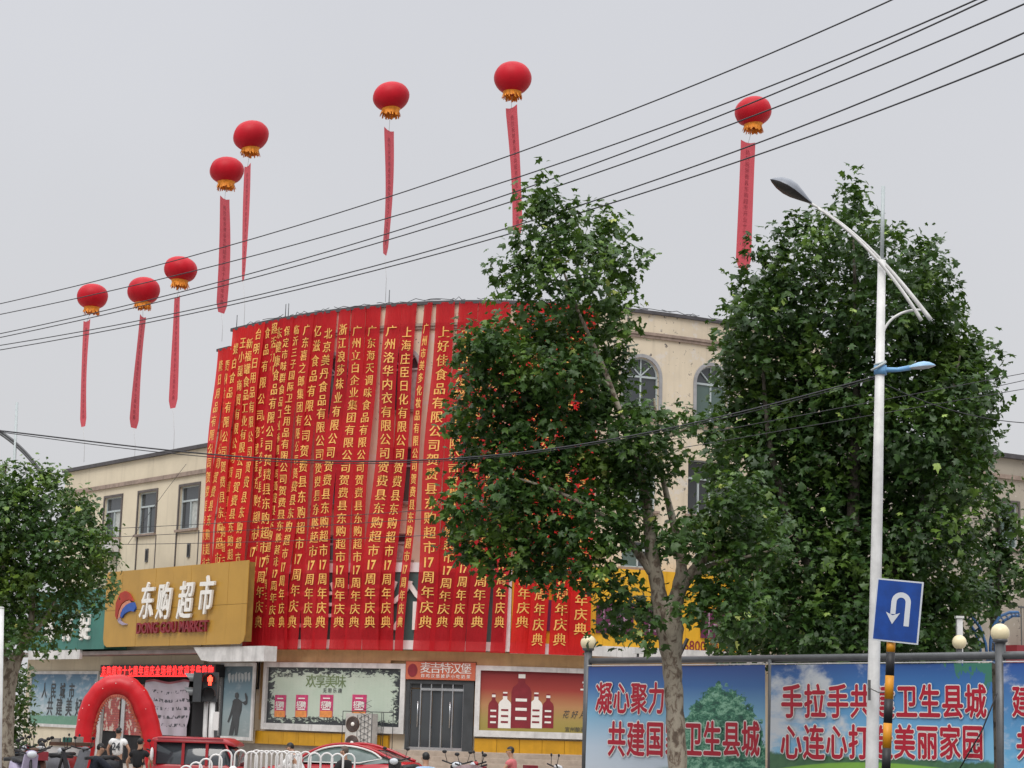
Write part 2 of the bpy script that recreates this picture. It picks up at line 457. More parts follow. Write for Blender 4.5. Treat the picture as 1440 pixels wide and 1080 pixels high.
# back volume: ends, roof
for s in (0, SMAX):
    zt = ZL if s == 0 else ZR
    p = cv(s, 0, 0); wm.add([(p[0], p[1], 0), (p[0], 90, 0), (p[0], 90, zt), (p[0], p[1], zt)], [(0, 1, 2, 3)])
wm.add([(cv(0)[0], 90, 0), (cv(SMAX)[0], 90, 0), (cv(SMAX)[0], 90, ZL), (cv(0)[0], 90, ZL)], [(0, 1, 2, 3)])
wm.build('wall', M['cream'], bld)
pw = MB(); strip(pw, 0, SMAX, 0, 1.1, .02, .3); pw.build('plinth', M['concrete'], bld)
rf = MB(); ss = np.linspace(0, SMAX, 40); V = [cv(s, -.3, ZL-.4) for s in ss]+[(cv(SMAX)[0], 90, ZL-.4), (cv(0)[0], 90, ZL-.4)]
rf.add(V, [tuple(range(len(V)))]); rf.build('roof', M['roof'], bld)
cp = MB(); strip(cp, sL, SMAX, ZR, ZR+.12, .1, .45); strip(cp, 0, sL-.01, ZL, ZL+.1, .1, .45); cp.build('parapet_cap', M['darkcap'], bld)
co = MB(); strip(co, sL, SMAX, ZR-.86, ZR-.76, .07, .066); strip(co, sL, SMAX, ZR-.758, ZR-.66, .11, .106); co.build('cornice', M['mould'], bld)
def window(par, s, hw, a, b, arch, fn, style):
    """frame (part) with panes, mullions as sub-parts"""
    fr = MB(); t = .045; D = -.12
    outline = [(s-hw, a), (s+hw, a), (s+hw, b)]
    if arch: outline += [(s+hw*math.cos(math.pi*k/10), b+hw*math.sin(math.pi*k/10)) for k in range(1, 10)]
    outline += [(s-hw, b)]; n = len(outline); cz = (a+b)/2
    inner = [(s+(p[0]-s)*(1-t/hw*1.1), cz+(p[1]-cz)*(1-t/((b-a)/2+(hw if arch else 0)))) for p in outline]
    for k in range(n):
        k2 = (k+1) % n; o1, o2, i1, i2 = outline[k], outline[k2], inner[k], inner[k2]
        fr.add([fn(o1[0], D+.04, o1[1]), fn(o2[0], D+.04, o2[1]), fn(i2[0], D+.04, i2[1]), fn(i1[0], D+.04, i1[1]),
                fn(i2[0], D-.02, i2[1]), fn(i1[0], D-.02, i1[1])], [(0, 1, 2, 3), (3, 2, 4, 5)])
    f = fr.build('window_frame', M['winframe'], par)
    # glass in two casements + top light
    zt = b if arch else a+(b-a)*.66
    cm = [M['glass'], M['curtain'], M['glass'], M['glass_green']]
    def pane(x0, x1, z0, z1, mm, dd=D): 
        q = MB(); q.add([fn(x0, dd, z0), fn(x1, dd, z0), fn(x1, dd, z1), fn(x0, dd, z1)], [(0, 1, 2, 3)]); q.build('pane', mm, f)
    pane(s-hw+t, s-.02, a+t, zt, random.choice(cm)); pane(s+.02, s+hw-t, a+t, zt, random.choice(cm), D-.015)
    if arch:
        q = MB(); pts = [fn(s+(hw-t)*math.cos(math.pi*k/10), D, b+(hw-t)*math.sin(math.pi*k/10)) for k in range(11)]
        q.add(pts, [tuple(range(11))]); q.build('pane', M['glass'], f)
    else: pane(s-hw+t, s+hw-t, zt, b-t, M['glass'])
    mu = MB()
    def bar(p, q, r=.028):
        p = np.array(p); q = np.array(q); d = (q-p)/np.linalg.norm(q-p); nn = np.array([-d[1], d[0]])*r
        A = [p-nn, q-nn, q+nn, p+nn]
        mu.hexa([fn(x[0], D+.05, x[1]) for x in A]+[fn(x[0], D-.01, x[1]) for x in A])
    bar((s, a+t), (s, zt)); bar((s-hw+t, zt), (s+hw-t, zt), .035)
    if arch:
        for an in (45, 90, 135): bar((s, b+.03), (s+(hw-t)*math.cos(R_(an)), b+(hw-t)*math.sin(R_(an))), .018)
        tr = MB()
        for k in range(16):
            a0, a1 = math.pi*k/16, math.pi*(k+1)/16
            P = [(s+(hw+r)*math.cos(q), b+(hw+r)*math.sin(q)) for r, q in ((.01, a0), (.13, a0), (.13, a1), (.01, a1))]
            tr.hexa([fn(x[0], .05, x[1]) for x in P]+[fn(x[0], .002, x[1]) for x in P])
        for sg in (-1, 1):
            P = [(s+sg*(hw+.01), a), (s+sg*(hw+.13), a), (s+sg*(hw+.13), b), (s+sg*(hw+.01), b)]
            tr.hexa([fn(x[0], .05, x[1]) for x in P]+[fn(x[0], .002, x[1]) for x in P])
        tr.build('trim', M['archtrim'], f)
    else:
        if hw > .8: bar((s-hw*.5, a+t), (s-hw*.5, zt)); bar((s+hw*.5, a+t), (s+hw*.5, zt))
    mu.build('mullion', M['winframe'], f)
    si = MB(); P = [(s-hw-.12, a-.1), (s+hw+.12, a-.1), (s+hw+.12, a-.01), (s-hw-.12, a-.01)]
    si.hexa([fn(x[0], .12, x[1]) for x in P]+[fn(x[0], .003, x[1]) for x in P]); si.build('sill', M['mould'], f)
    if style == 'dark':
        dk = MB()
        for x0, x1, z0, z1 in ((s-hw-.1, s-hw-.003, a, b+.1), (s+hw+.003, s+hw+.1, a, b+.1), (s-hw-.003, s+hw+.003, b+.003, b+.1)):
            P = [(x0, z0), (x1, z0), (x1, z1), (x0, z1)]; dk.hexa([fn(x[0], .04, x[1]) for x in P]+[fn(x[0], .002, x[1]) for x in P])
        dk.build('surround', M['winbrown'], f)
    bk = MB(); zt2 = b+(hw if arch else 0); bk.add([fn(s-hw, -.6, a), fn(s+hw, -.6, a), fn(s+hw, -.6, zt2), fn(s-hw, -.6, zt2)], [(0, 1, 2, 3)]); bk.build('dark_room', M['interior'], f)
    return f
for q in wins:
    window(bld, *q, cv, '')
# wires and clips lying on the parapet
pwr = MB()
for k in range(26):
    s = sL+1+k*(SMAX-sL-2)/26; L = random.uniform(.5, 1.6)
    pts = [cv(s+L*t/5, -.02+random.uniform(-.05, .05), ZR+.14+abs(math.sin(t*1.4+k))*random.uniform(.02, .12)) for t in range(6)]
    pwr.tube(pts, .012, 4)
tag(pwr.build('cable', M['wire'], bld), 'loose wires lying on the parapet')
spk = MB()
for px, py in ((398, 440), (402, 440), (544, 418), (330, 455)):
    s, z = hit(px, 450); p = cv(s, -.1, ZR+.1); spk.tube([p, p+np.array([0, 0, .55])], .015, 4)
spk.build('lightning_rod', M['grey'], bld)

# --- sign band around the curve
band = thing('shop_sign_band', 'teal fascia sign with big white characters behind the hanging banners', 'sign', cv(hit(560, 850)[0], .4, 4.4))
s345 = hit(352, 850, .45)[0]; s710 = hit(709, 860, .45)[0]; s718 = hit(719, 860, .45)[0]
zb0, zb1 = 4.42, hit(590, 791, .45)[1]
b = MB(); strip(b, s345-1, s710, zb1-.32, zb1, .47, .45); b.build('top_strip', M['white'], band)
b = MB(); strip(b, s345-1, s710, zb0, zb0+.3, .47, .45); b.build('bottom_strip', M['white'], band)
ns = int((s710-s345+1)/1.2)
for k in range(ns):
    a = s345-1+(s710-s345+1)*k/ns; c = s345-1+(s710-s345+1)*(k+1)/ns
    b = MB(); strip(b, a+.004, c-.004, zb0+.304, zb1-.324, .42+.003*(k % 2), .3); b.build('panel', M['teal'], band)
b = MB()
for ch, px, h in (('生', 411, 2.0), ('鲜', 463, 2.0), ('平', 513, 2.0), ('价', 568, 2.0)):
    s, z = hit(px, 853, .45); v, f = glyph(ch, h*.78, .012, .04, .9)
    b.add([cv(s+p[0], .45+p[2]+.04, z+p[1]) for p in v], f)
b.build('character', M['letterwhite'], band)
# white pilaster + yellow sign
pil = MB(); strip(pil, s710+.01, s718-.01, zb0, zb1+.02, .56, .5); tag(pil.build('sign_divider', M['white']), 'narrow white upright divider between teal fascia and yellow sign', 'divider')
ys = thing('yellow_shop_sign', 'long yellow fascia sign with purple characters and small phone number behind the tree', 'sign', cv(hit(900, 860)[0], .4, 4.4))
sY1 = hit(1066, 880, .5)[0]; ny = 12
for k in range(ny):
    a = s718+(sY1-s718)*k/ny; c = s718+(sY1-s718)*(k+1)/ny
    b = MB(); strip(b, a+.004, c-.004, zb0+.3, zb1, .5+.003*(k % 2), .45); b.build('panel', M['yellow'], ys)
for px0, px1 in ((748, 762), (769, 779), (795, 812), (838, 890), (904, 948), (985, 1042)):
    s0 = hit(px0, 870, .5)[0]; s1 = hit(px1, 870, .5)[0]; zt = hit(865, 848, .5)[1]; zl = hit(865, 891, .5)[1]
    b = MB(); strip(b, s0, s1, zl, zt, .56, .05); b.build('character_block', M['purple'], ys)
b = MB()
for px0, px1 in ((838, 890), (904, 948), (985, 1042)):
    s0 = hit(px0, 870, .5)[0]; s1 = hit(px1, 870, .5)[0]
    for k in range(5):
        a = s0+.08+(s1-s0-.2)*random.random()*.6; z = zl+.12+k*(zt-zl-.2)/5
        strip(b, a, a+.25+random.random()*.35, z, z+.05, .565, .004)
    for k in range(3):
        a = s0+(s1-s0)*(k+.6)/3.6; strip(b, a, a+.05, zl+.1, zt-.1, .567, .005)
tag(b.build('stroke', mat('mauve', (.38, .22, .32), .5), ys), kind='stuff')
b = MB(); s0 = hit(953, 905, .5)[0]; s1 = hit(992, 905, .5)[0]; z = hit(970, 908, .5)[1]
put_latin(b, '26800', s0, s1, z, .36, lambda u, v_, w_: cv(u, .5+w_, v_), .01, .012)
s2 = hit(1012, 905, .5)[0]; put_text(b, '横街', s1+.1, s2+.45, z, .36, lambda u, v_, w_: cv(u, .5+w_, v_), .01, 0, .012)
b.build('lettering', M['maroon'], ys)
b = MB(); strip(b, s718, sY1+.5, zb0-.05, zb0+.296, .62, .6); b.build('canopy_edge', M['whitedirty'], ys)

# --- ground floor along the curve
gf = thing('street_shop', 'yellow and tan ground floor shop front of the corner building', 'shop front', cv(hit(600, 1000)[0], .1, 1.1))
sG0 = hit(362, 1000, .1)[0]; sG1 = hit(1000, 1000, .1)[0]
zBase = 1.12
b = MB(); strip(b, sG0, sG1, 4.05, 4.4, .16, .14); b.build('tan_band', M['tan'], gf)
b = MB(); strip(b, sG0, sG1, 1.95, 4.048, .03, .02); b.build('backing_wall', M['tan'], gf)
k = sG0; sd0, sd1 = hit(572, 1000, .12)[0], hit(666, 1000, .12)[0]
zy = (hit(460, 1030, .15)[1]+hit(750, 1041, .15)[1])/2
while k < sG1:
    e_ = k+.74
    if e_ < sd0 or k > sd1:
        b = MB(); strip(b, k+.006, e_-.006, zBase, zy-.01, .15+.002*random.random(), .14); b.build('panel', M['yellow_base'], gf)
        if k < sd0 or True:
            b = MB(); strip(b, k+.006, e_-.006, 3.95, 4.38, .163+.002*random.random(), .002); b.build('panel', M['tan'], gf)
    k = e_
# pictures behind white frames
def uvpanel(mb, s0, s1, z0, z1, off, n=10):
    for i in range(n):
        a = s0+(s1-s0)*i/n; c = s0+(s1-s0)*(i+1)/n
        mb.add([cv(a, off, z0), cv(c, off, z0), cv(c, off, z1), cv(a, off, z1)], [(0, 1, 2, 3)],
               [[(i/n, 0), ((i+1)/n, 0), ((i+1)/n, 1), (i/n, 1)]])
    return mb
def ink_mat():
    g = NG('mint_poster_print'); u, v, uv = g.uv()
    d = g.math('MINIMUM', g.math('MULTIPLY', g.math('MINIMUM', u, g.math('SUBTRACT', 1, u)), 2.3), g.math('MINIMUM', v, g.math('SUBTRACT', 1, v)))
    n = g.noise(3.2, 6, .75, g.geo((1, 1, 2.2)), .8)
    k = g.step(g.math('ADD', d, g.math('MULTIPLY', g.math('SUBTRACT', n, .5), .75)), .085, .10)
    col = g.mix(g.noise(2, 3, .5, g.geo()), (.40, .50, .40), (.52, .58, .50))
    sp = g.step(g.noise(5, 3, .5, g.geo()), .74, .75)
    col = g.mix(sp, col, (.2, .22, .2))
    brick = g.n('ShaderNodeTexBrick'); g.l(uv, brick.inputs[0]); brick.inputs['Scale'].default_value = 9; brick.inputs['Mortar Size'].default_value = .012
    col = g.mix(g.math('MULTIPLY', brick.outputs['Fac'], .18), col, (.25, .3, .26))
    return g.fin(g.mix(k, (.035, .04, .045), col), .3, 0, .5)
def grad_mat(name, stops, clouds=0., green=None, haze=0., scale=1.2, dark=None):
    g = NG(name); u, v, uv = g.uv(); n = g.noise(scale, 5, .6, g.geo((1, 1, 1.8)))
    col = g.ramp(v, stops)
    if clouds:
        k = g.math('MULTIPLY', g.step(g.noise(scale*1.1, 6, .62, g.geo((1, 1, 2.2))), .5, .66), clouds)
        col = g.mix(k, col, (.60, .62, .66))
    if green:
        h, c1, c2 = green
        lim = g.math('ADD', h, g.math('MULTIPLY', g.math('SUBTRACT', g.noise(3, 5, .7, g.geo((1, 1, .5))), .5), .16))
        k = g.step(g.math('SUBTRACT', lim, v), 0, .02)
        col = g.mix(k, col, g.mix(g.noise(7, 4, .7, g.geo()), c1, c2))
    return g.fin(col, .45, 0, .35)
def shop_window(name, label, px0, px1, yt, yb, pic, innerpad):
    s0 = hit(px0, (yt+yb)/2, .16)[0]; s1 = hit(px1, (yt+yb)/2, .16)[0]
    mid = (px0+px1)/2; z1 = hit(mid, yt, .16)[1]; z0 = hit(mid, yb, .16)[1]
    t = thing(name, label, 'poster window', cv((s0+s1)/2, .1, z0))
    b = MB(); fw = innerpad
    strip(b, s0, s1, z1-fw, z1, .24, .2); strip(b, s0, s1, z0, z0+fw*1.3, .24, .2)
    strip(b, s0, s0+fw, z0+fw*1.3, z1-fw, .24, .2); strip(b, s1-fw, s1, z0+fw*1.3, z1-fw, .24, .2)
    b.build('frame', M['whitedirty'], t)
    b = MB(); uvpanel(b, s0+fw, s1-fw, z0+fw*1.3, z1-fw, .14); b.build('poster', pic, t)
    return t, s0+fw, s1-fw, z0+fw*1.3, z1-fw
fn14 = lambda u, v_, w_: cv(u, .14+w_, v_)
t1, a0, a1, c0, c1 = shop_window('poster_window', 'shop window poster in mint green with ragged black border and four pink notices', 371, 570, 932, 1029, ink_mat(), .17)
b = MB(); put_text(b, '欢享美味', a0+(a1-a0)*.33, a0+(a1-a0)*.63, c0+(c1-c0)*.76, .42, fn14, .01, 0, .012)
b.build('lettering', mat('olive_ink', (.16, .22, .10)), t1)
b = MB(); put_text(b, '无限乐趣', a0+(a1-a0)*.46, a0+(a1-a0)*.61, c0+(c1-c0)*.60, .15, fn14, .01, 0, .012)
put_text(b, '麦吉特汉堡', a0+(a1-a0)*.08, a0+(a1-a0)*.22, c0+(c1-c0)*.86, .13, fn14, .01, 0, .012)
put_text(b, '订餐电话', a0+(a1-a0)*.32, a0+(a1-a0)*.45, c0+(c1-c0)*.1, .14, fn14, .02, 0, .012)
put_latin(b, '1366', a0+(a1-a0)*.48, a0+(a1-a0)*.56, c0+(c1-c0)*.1, .15, fn14, .02, .012)
b.build('lettering', M['dgrey'], t1)
for px in (394, 424, 459, 505):
    s = hit(px, 992, .15)[0]; z = hit(px, 992, .15)[1]
    b = MB(); strip(b, s-.28, s+.28, z-.38, z+.36, .155, .01); o = b.build('notice', M['pink'], t1)
    b = MB(); strip(b, s-.26, s+.26, z-.40, z-.18, .162, .005); b.build('notice_footer', M['orange'], o)
    b = MB(); put_text(b, '招聘', s-.2, s+.2, z+.02, .22, lambda u, v_, w_: cv(u, .16+w_, v_), .02, 0, .008)
    strip(b, s-.17, s+.17, z-.15, z-.11, .164, .004); strip(b, s-.15, s+.15, z+.22, z+.26, .164, .004); b.build('notice_lettering', M['letterwhite'], o)
t2, a0, a1, c0, c1 = shop_window('poster_window', 'shop window poster with five printed bottles on a red to yellow ground', 668, 832, 938, 1038,
    grad_mat('bottle_poster_print', [(0, (.30, .24, .06)), (.18, (.34, .26, .08)), (.42, (.42, .22, .10)), (.7, (.32, .05, .04)), (1, (.20, .02, .025))]), .16)
def bottle(mb, s, z, w_, h, o):
    pr = [(-.5, 0), (.5, 0), (.5, .62), (.42, .70), (.17, .78), (.17, .97), (-.17, .97), (-.17, .78), (-.42, .70), (-.5, .62)]
    mb.add([cv(s+p[0]*w_, o, z+p[1]*h) for p in pr], [(0, 1, 2, 3, 8, 9), (3, 4, 7, 8), (4, 5, 6, 7)])
bot = [(693, .34, 1.18, 'maroon'), (709, .42, 1.22, 'letterwhite'), (732, .66, 1.9, 'maroon'), (753, .42, 1.2, 'letterwhite'), (770, .38, 1.15, 'maroon')]
for k, (px, w_, h, mm) in enumerate(bot):
    s, z = hit(px, 1024, .15); b = MB(); bottle(b, s, z, w_, h, .146+.002*(k == 2)); o = b.build('printed_bottle', M[mm], t2)
    b = MB()
    for q in range(3): strip(b, s-w_*.28, s+w_*.28, z+h*(.14+.16*q), z+h*(.19+.16*q), .152, .002)
    strip(b, s-w_*.17, s+w_*.17, z+h*.86, z+h*.93, .152, .002)
    b.build('bottle_label', M['letterwhite'] if mm == 'maroon' else M['maroon'], o)
b = MB(); s = hit(831, 975, .15)[0]; put_text(b, '青', s-.35, s+.45, hit(826, 975, .15)[1], .8, fn14, .01, 0, .012); b.build('lettering', M['letterwhite'], t2)
b = MB(); put_text(b, '花好月', hit(790, 1005, .15)[0], hit(826, 1005, .15)[0], hit(808, 1005, .15)[1], .24, fn14, 0, 0, .012, .8, .3)
put_text(b, '宜州酿酒', hit(794, 1025, .15)[0], hit(823, 1025, .15)[0], hit(808, 1026, .15)[1], .15, fn14, .01, 0, .012); b.build('lettering', M['dgrey'], t2)
# door
s0, s1 = hit(572, 1000, .1)[0], hit(666, 1000, .1)[0]; zd1 = hit(620, 957, .1)[1]
dr = thing('shop_door', 'dark glass double shop door with silver frames under the orange sign', 'door', cv((s0+s1)/2, .1, zBase))
b = MB(); strip(b, s0, s0+.12, zBase, zd1, .2, .15); strip(b, s1-.34, s1, zBase, zd1, .2, .15); strip(b, s0+.12, s1-.34, zd1-.12, zd1, .2, .15); b.build('door_frame', M['dgrey'], dr)
xs = [s0+.12, s0+.56, s0+1.02, s0+1.42, s0+1.86, s1-.34]
xs = list(np.linspace(s0+.12, s1-.34, 6))
for k in range(5):
    b = MB(); strip(b, xs[k]+.03, xs[k+1]-.03, zBase+.1, zd1-.3, .085, .01); o = b.build('door_pane', M['glass'], dr)
b = MB()
for x in xs: strip(b, x-.018, x+.018, zBase, zd1-.12, .14, .05)
strip(b, xs[0], xs[-1], zBase, zBase+.1, .13, .05); strip(b, xs[1], xs[-1], zd1-.34, zd1-.26, .15, .07)
b.build('door_stile', M['chrome'], dr)
b = MB(); strip(b, xs[0], xs[-1], zd1-.26, zd1-.12, .10, .03); b.build('transom', M['dgrey'], dr)
b = MB()
for x in (xs[0]+.3, xs[3]+.3):
    p = [cv(x, .2, zBase+.75), cv(x, .2, zBase+1.6)]; b.tube(p, .022, 6)
    for z in (.85, 1.5): b.tube([cv(x, .1, zBase+z), cv(x, .2, zBase+z)], .015, 6)
b.build('door_handle', M['chrome'], dr)
# orange sign
sg = thing('orange_shop_sign', 'small orange shop sign with pale characters above the dark glass door', 'sign', cv((s0+s1)/2, .2, zd1))
zs0, zs1 = zd1+.02, hit(620, 931, .2)[1]
b = MB(); strip(b, s0-.02, s1+.04, zs0, zs1, .27, .2); b.build('sign_board', M['shoporange'], sg)
b = MB(); put_text(b, '麦吉特汉堡', s0+.5, s1-.1, (zs0+zs1)/2+.09, .33, lambda u, v_, w_: cv(u, .27+w_, v_), .012, 0, .01)
put_text(b, '炸鸡汉堡披萨小吃奶茶', s0+.5, s1-.1, zs0+.12, .12, lambda u, v_, w_: cv(u, .27+w_, v_), .01, 0, .01); b.build('lettering', M['letterwhite'], sg)
b = MB(); q = (s0+.22, (zs0+zs1)/2)
b.add([cv(q[0]+.17*math.cos(k*math.pi/8), .28, q[1]+.22*math.sin(k*math.pi/8)) for k in range(16)], [tuple(range(16))]); b.build('round_emblem', M['maroon'], sg)
# down pipe bracket between shops
b = MB(); sA, zA_ = hit(364, 935, .2); strip(b, sA-.09, sA-.04, zA_-.85, zA_+.2, .28, .06); strip(b, sA+.06, sA+.11, zA_-.85, zA_+.2, .28, .06); strip(b, sA-.04, sA+.06, zA_-.85, zA_-.8, .28, .06)
tag(b.build('wall_bracket', M['black']), 'thin black metal bracket on the pillar left of the mint poster window', 'bracket')
b = MB(); strip(b, sG0-.35, sG0-.002, zBase, 4.4, .2, .25); b.build('pillar', M['cream'], gf)
# steps
st = thing('entrance_steps', 'broad pale stone steps in front of the shop door', 'steps', cv(hit(640, 1070)[0], 1, 0))
sa, sb_ = hit(548, 1056)[0], SMAX-4
b = MB(); strip(b, sa, sb_, 0, zBase, 1.3, 1.27, .9); b.build('landing', M['stepstone'], st)
for k in range(6):
    b = MB(); strip(b, sa, sb_, 0, zBase-.165*(k+1), 1.3+.32*(k+1), .318, .9); b.build('step', M['stepstone'], st)
# camera on band
def cctv(px, py, Y, label, flip=1):
    p = atY(px, py, Y); t = thing('security_camera', label, 'camera', p)
    MB().tube([p+np.array([0, 0, -.18]), p], .03, 8).build('bracket', M['grey'], t)
    M3 = Matrix.Rotation(R_(-12*flip), 3, 'Y')
    b = MB(); b.box(p+np.array([.1*flip, -.02, .05]), (.44, .14, .14), .3); b.build('housing', M['white'], t)
    b = MB(); b.box(p+np.array([.36*flip, .06, .05]), (.12, .15, .13), .3); b.build('lens_hood', M['black'], t)
    return t

# ================================================================== LEFT WING
WL = Plane((-11.45, 72.0), (11.45-18.9, 81.4-72.0)); WL = Plane((-18.9, 81.4), (7.45, -9.4))
LW = math.hypot(7.45, 9.4)+.38
def fl(u, off, z): return WL.P(u, z, off)
lw = thing('low_wing_building', 'lower cream wing with three tall windows beyond the gold sign', 'building', (-15, 80, 0))
wl = []
for (x0, x1, yt, yb) in ((148, 172, 702, 757), (197, 220, 694, 750), (254, 281, 684, 742)):
    u0_, zt = WL.hit(x0, yt); u1_, _q = WL.hit(x1, yt); _q, zb_ = WL.hit((x0+x1)/2, yb)
    wl.append(((u0_+u1_)/2, (u1_-u0_)/2, zb_, zt, False))
hwm = np.mean([q[1] for q in wl]); za = np.mean([q[2] for q in wl]); zb2 = np.mean([q[3] for q in wl])
print('left windows', wl)
wl = [(q[0], hwm, za, zb2, False) for q in wl]
b = MB(); ZW = 12.0
uL = WL.hit(36, 1000)[0]
wall_with_openings(b, 0, LW, 4.3, ZW, wl, 0, lambda s, o, z: fl(s, o, z), 3)
p0 = fl(0, 0, 0); b.add([(p0[0], p0[1], 4.3), (p0[0]+7, p0[1]+5, 4.3), (p0[0]+7, p0[1]+5, ZW), (p0[0], p0[1], ZW)], [(0, 1, 2, 3)])
b.build('wall', M['cream_left'], lw)
def fbox(mb, fn, u0_, u1_, z0, z1, o0, o1, uv=False):
    P = [(u0_, z0), (u1_, z0), (u1_, z1), (u0_, z1)]
    return mb.hexa([fn(x[0], o1, x[1]) for x in P]+[fn(x[0], o0, x[1]) for x in P], uv)
b = MB(); fbox(b, fl, -.1, LW, ZW, ZW+.14, -.3, .14); b.build('parapet_cap', M['darkcap'], lw)
b = MB(); fbox(b, fl, -.02, LW, ZW-.98, ZW-.82, .002, .09); b.build('cornice', M['mould'], lw)
b = MB(); b.add([fl(0, -.1, ZW-.3), fl(LW, -.1, ZW-.3), (-11.5, 90, ZW-.3), (-12, 90, ZW-.3)], [(0, 1, 2, 3)]); b.build('roof', M['roof'], lw)
for q in wl: window(lw, *q, fl, 'dark')
for px in (165, 192, 218, 247, 278):
    u, z = WL.hit(px, 780); zt = za-.11
    b = MB(); fbox(b, fl, u-.03, u+.03, 6.2, zt, .003, .04 if px in (192, 247) else .015); b.build('seam', M['winbrown'], lw)
for px, py in ((207, 781), (266, 774)):
    u, z = WL.hit(px, py); b = MB(); fbox(b, fl, u-.1, u+.1, z-.26, z+.26, .003, .05); o = b.build('vent', M['grey'], lw)
    b = MB(); fbox(b, fl, u-.05, u+.05, z-.2, z+.2, .052, .07); b.build('vent_slot', M['black'], o)
u, z = WL.hit(163, 770); ac = thing('air_conditioner', 'white air conditioner on a bracket beside the left tree, above the gold sign', 'air conditioner', fl(u, .2, z))
b = MB(); fbox(b, fl, u-.5, u+.35, z-.2, z+.32, .05, .4); b.build('case', M['whitedirty'], ac)
b = MB(); fbox(b, fl, u-.5, u+.4, z-.28, z-.22, .01, .45); b.build('bracket', M['black'], ac)
b = MB(); b.tube([fl(u+.1, .42, z+.05)+np.array([.2*math.cos(a), 0, .2*math.sin(a)]) for a in np.linspace(0, 6.2, 14)], .012, 4); b.build('fan_guard', M['grey'], ac)
# lower storey of left side
lo = thing('supermarket_shop', 'recessed supermarket entrance front below the gold sign', 'shop front', fl(4, 0, 0))
b = MB(); fbox(b, fl, uL, LW+.4, 0, 4.3, -.4, .06); b.build('wall', M['cream_left'], lo)
# canopy
b = MB(); OUT = 1.25
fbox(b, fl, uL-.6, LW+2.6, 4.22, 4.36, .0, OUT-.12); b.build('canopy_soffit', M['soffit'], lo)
uf0 = WL.hit(40, 920, OUT)[0]; uf1 = WL.hit(112, 918, OUT)[0]; uf2 = WL.hit(272, 910, OUT)[0]; uf3 = WL.hit(372, 910, OUT)[0]
zf0, zf1 = WL.hit(330, 930, OUT)[1], WL.hit(330, 909, OUT)[1]
b = MB(); fbox(b, fl, uf0, uf1, zf0+.15, zf1, OUT-.12, OUT); b.build('canopy_edge', M['whitedirty'], lo)
b = MB()
N = 8
for k in range(N):
    a = uf2+(uf3-uf2)*k/N; c = uf2+(uf3-uf2)*(k+1)/N
    lowl = zf0+(zf1-zf0)*max(0, 1-((a-uf2)/.9))**2
    lowr = zf0+(zf1-zf0)*max(0, 1-((c-uf2)/.9))**2
    b.hexa([fl(a, OUT, lowl), fl(c, OUT, lowr), fl(c, OUT, zf1), fl(a, OUT, zf1), fl(a, OUT-.5, lowl), fl(c, OUT-.5, lowr), fl(c, OUT-.5, zf1), fl(a, OUT-.5, zf1)])
b.build('canopy_edge', M['whitedirty'], lo)
# gold sign
OS = 1.35
g0, gz0 = WL.hit(144, 911, OS); g1, gz1 = WL.hit(344, 905, OS); _q, gt0 = WL.hit(156, 807, OS); _q2, gt1 = WL.hit(343, 785, OS)
print('gold sign', g0, g1, gz0, gz1, gt0, gt1)
gb, gt = (gz0+gz1)/2, (gt0+gt1)/2
gs = thing('gold_supermarket_sign', 'large gold panelled supermarket sign with white characters and swirl logo', 'sign', fl((g0+g1)/2, OS, gb))
b = MB(); fbox(b, fl, g0+.1, g1-.1, gb+.1, gt-.05, OS-.32, OS-.03); b.build('sign_box', M['goldside'], gs)
nc = 8; zmid = gb+(gt-gb)*.48
for k in range(nc):
    a = g0+(g1-g0)*k/nc; c = g0+(g1-g0)*(k+1)/nc
    for r, (z0, z1) in enumerate(((gb, zmid), (zmid, gt))):
        b = MB(); q = .006; a_, c_, z0_, z1_ = a+q, c-q, z0+q, z1-q; pr = [(a_, z0_), (c_, z0_), (c_, z1_), (a_, z1_)]
        rr = .32
        if k == 0 and r == 0: pr = [(a_+rr, z0_), (c_, z0_), (c_, z1_), (a_, z1_), (a_, z0_+rr), (a_+rr*.3, z0_+rr*.3)]
        if k == nc-1 and r == 0: pr = [(a_, z0_), (c_-rr, z0_), (c_-rr*.3, z0_+rr*.3), (c_, z0_+rr), (c_, z1_), (a_, z1_)]
        n = len(pr); o1 = OS+.004*((k+r) % 2)
        b.add([fl(x, o1, z) for x, z in pr]+[fl(x, o1-.03, z) for x, z in pr], [tuple(range(n))]+[(i, i+n, (i+1) % n+n, (i+1) % n) for i in range(n)])
        b.build('panel', M['goldsign'], gs)
fS = lambda u, v_, w_: fl(u, OS+w_, v_)
for ch, px, py in (('东', 208, 846), ('购', 232, 846), ('超', 262, 845), ('市', 291, 838)):
    u, z = WL.hit(px, py, OS+.1); v, f = glyph(ch, 1.26, .016, .04, .76); b = MB()
    b.add([fS(u+p[0]+.12*p[1], z+p[1], .12+p[2]) for p in v], f); b.build('character', M['letterwhite'], gs)
ua, zz = WL.hit(196, 883, OS); ub, zz2 = WL.hit(296, 881, OS)
b = MB(); put_latin(b, 'DONG GOU MARKET', ua, ub, (zz+zz2)/2, .42, fS, .02, .05, .04); b.build('lettering', M['maroon'], gs)
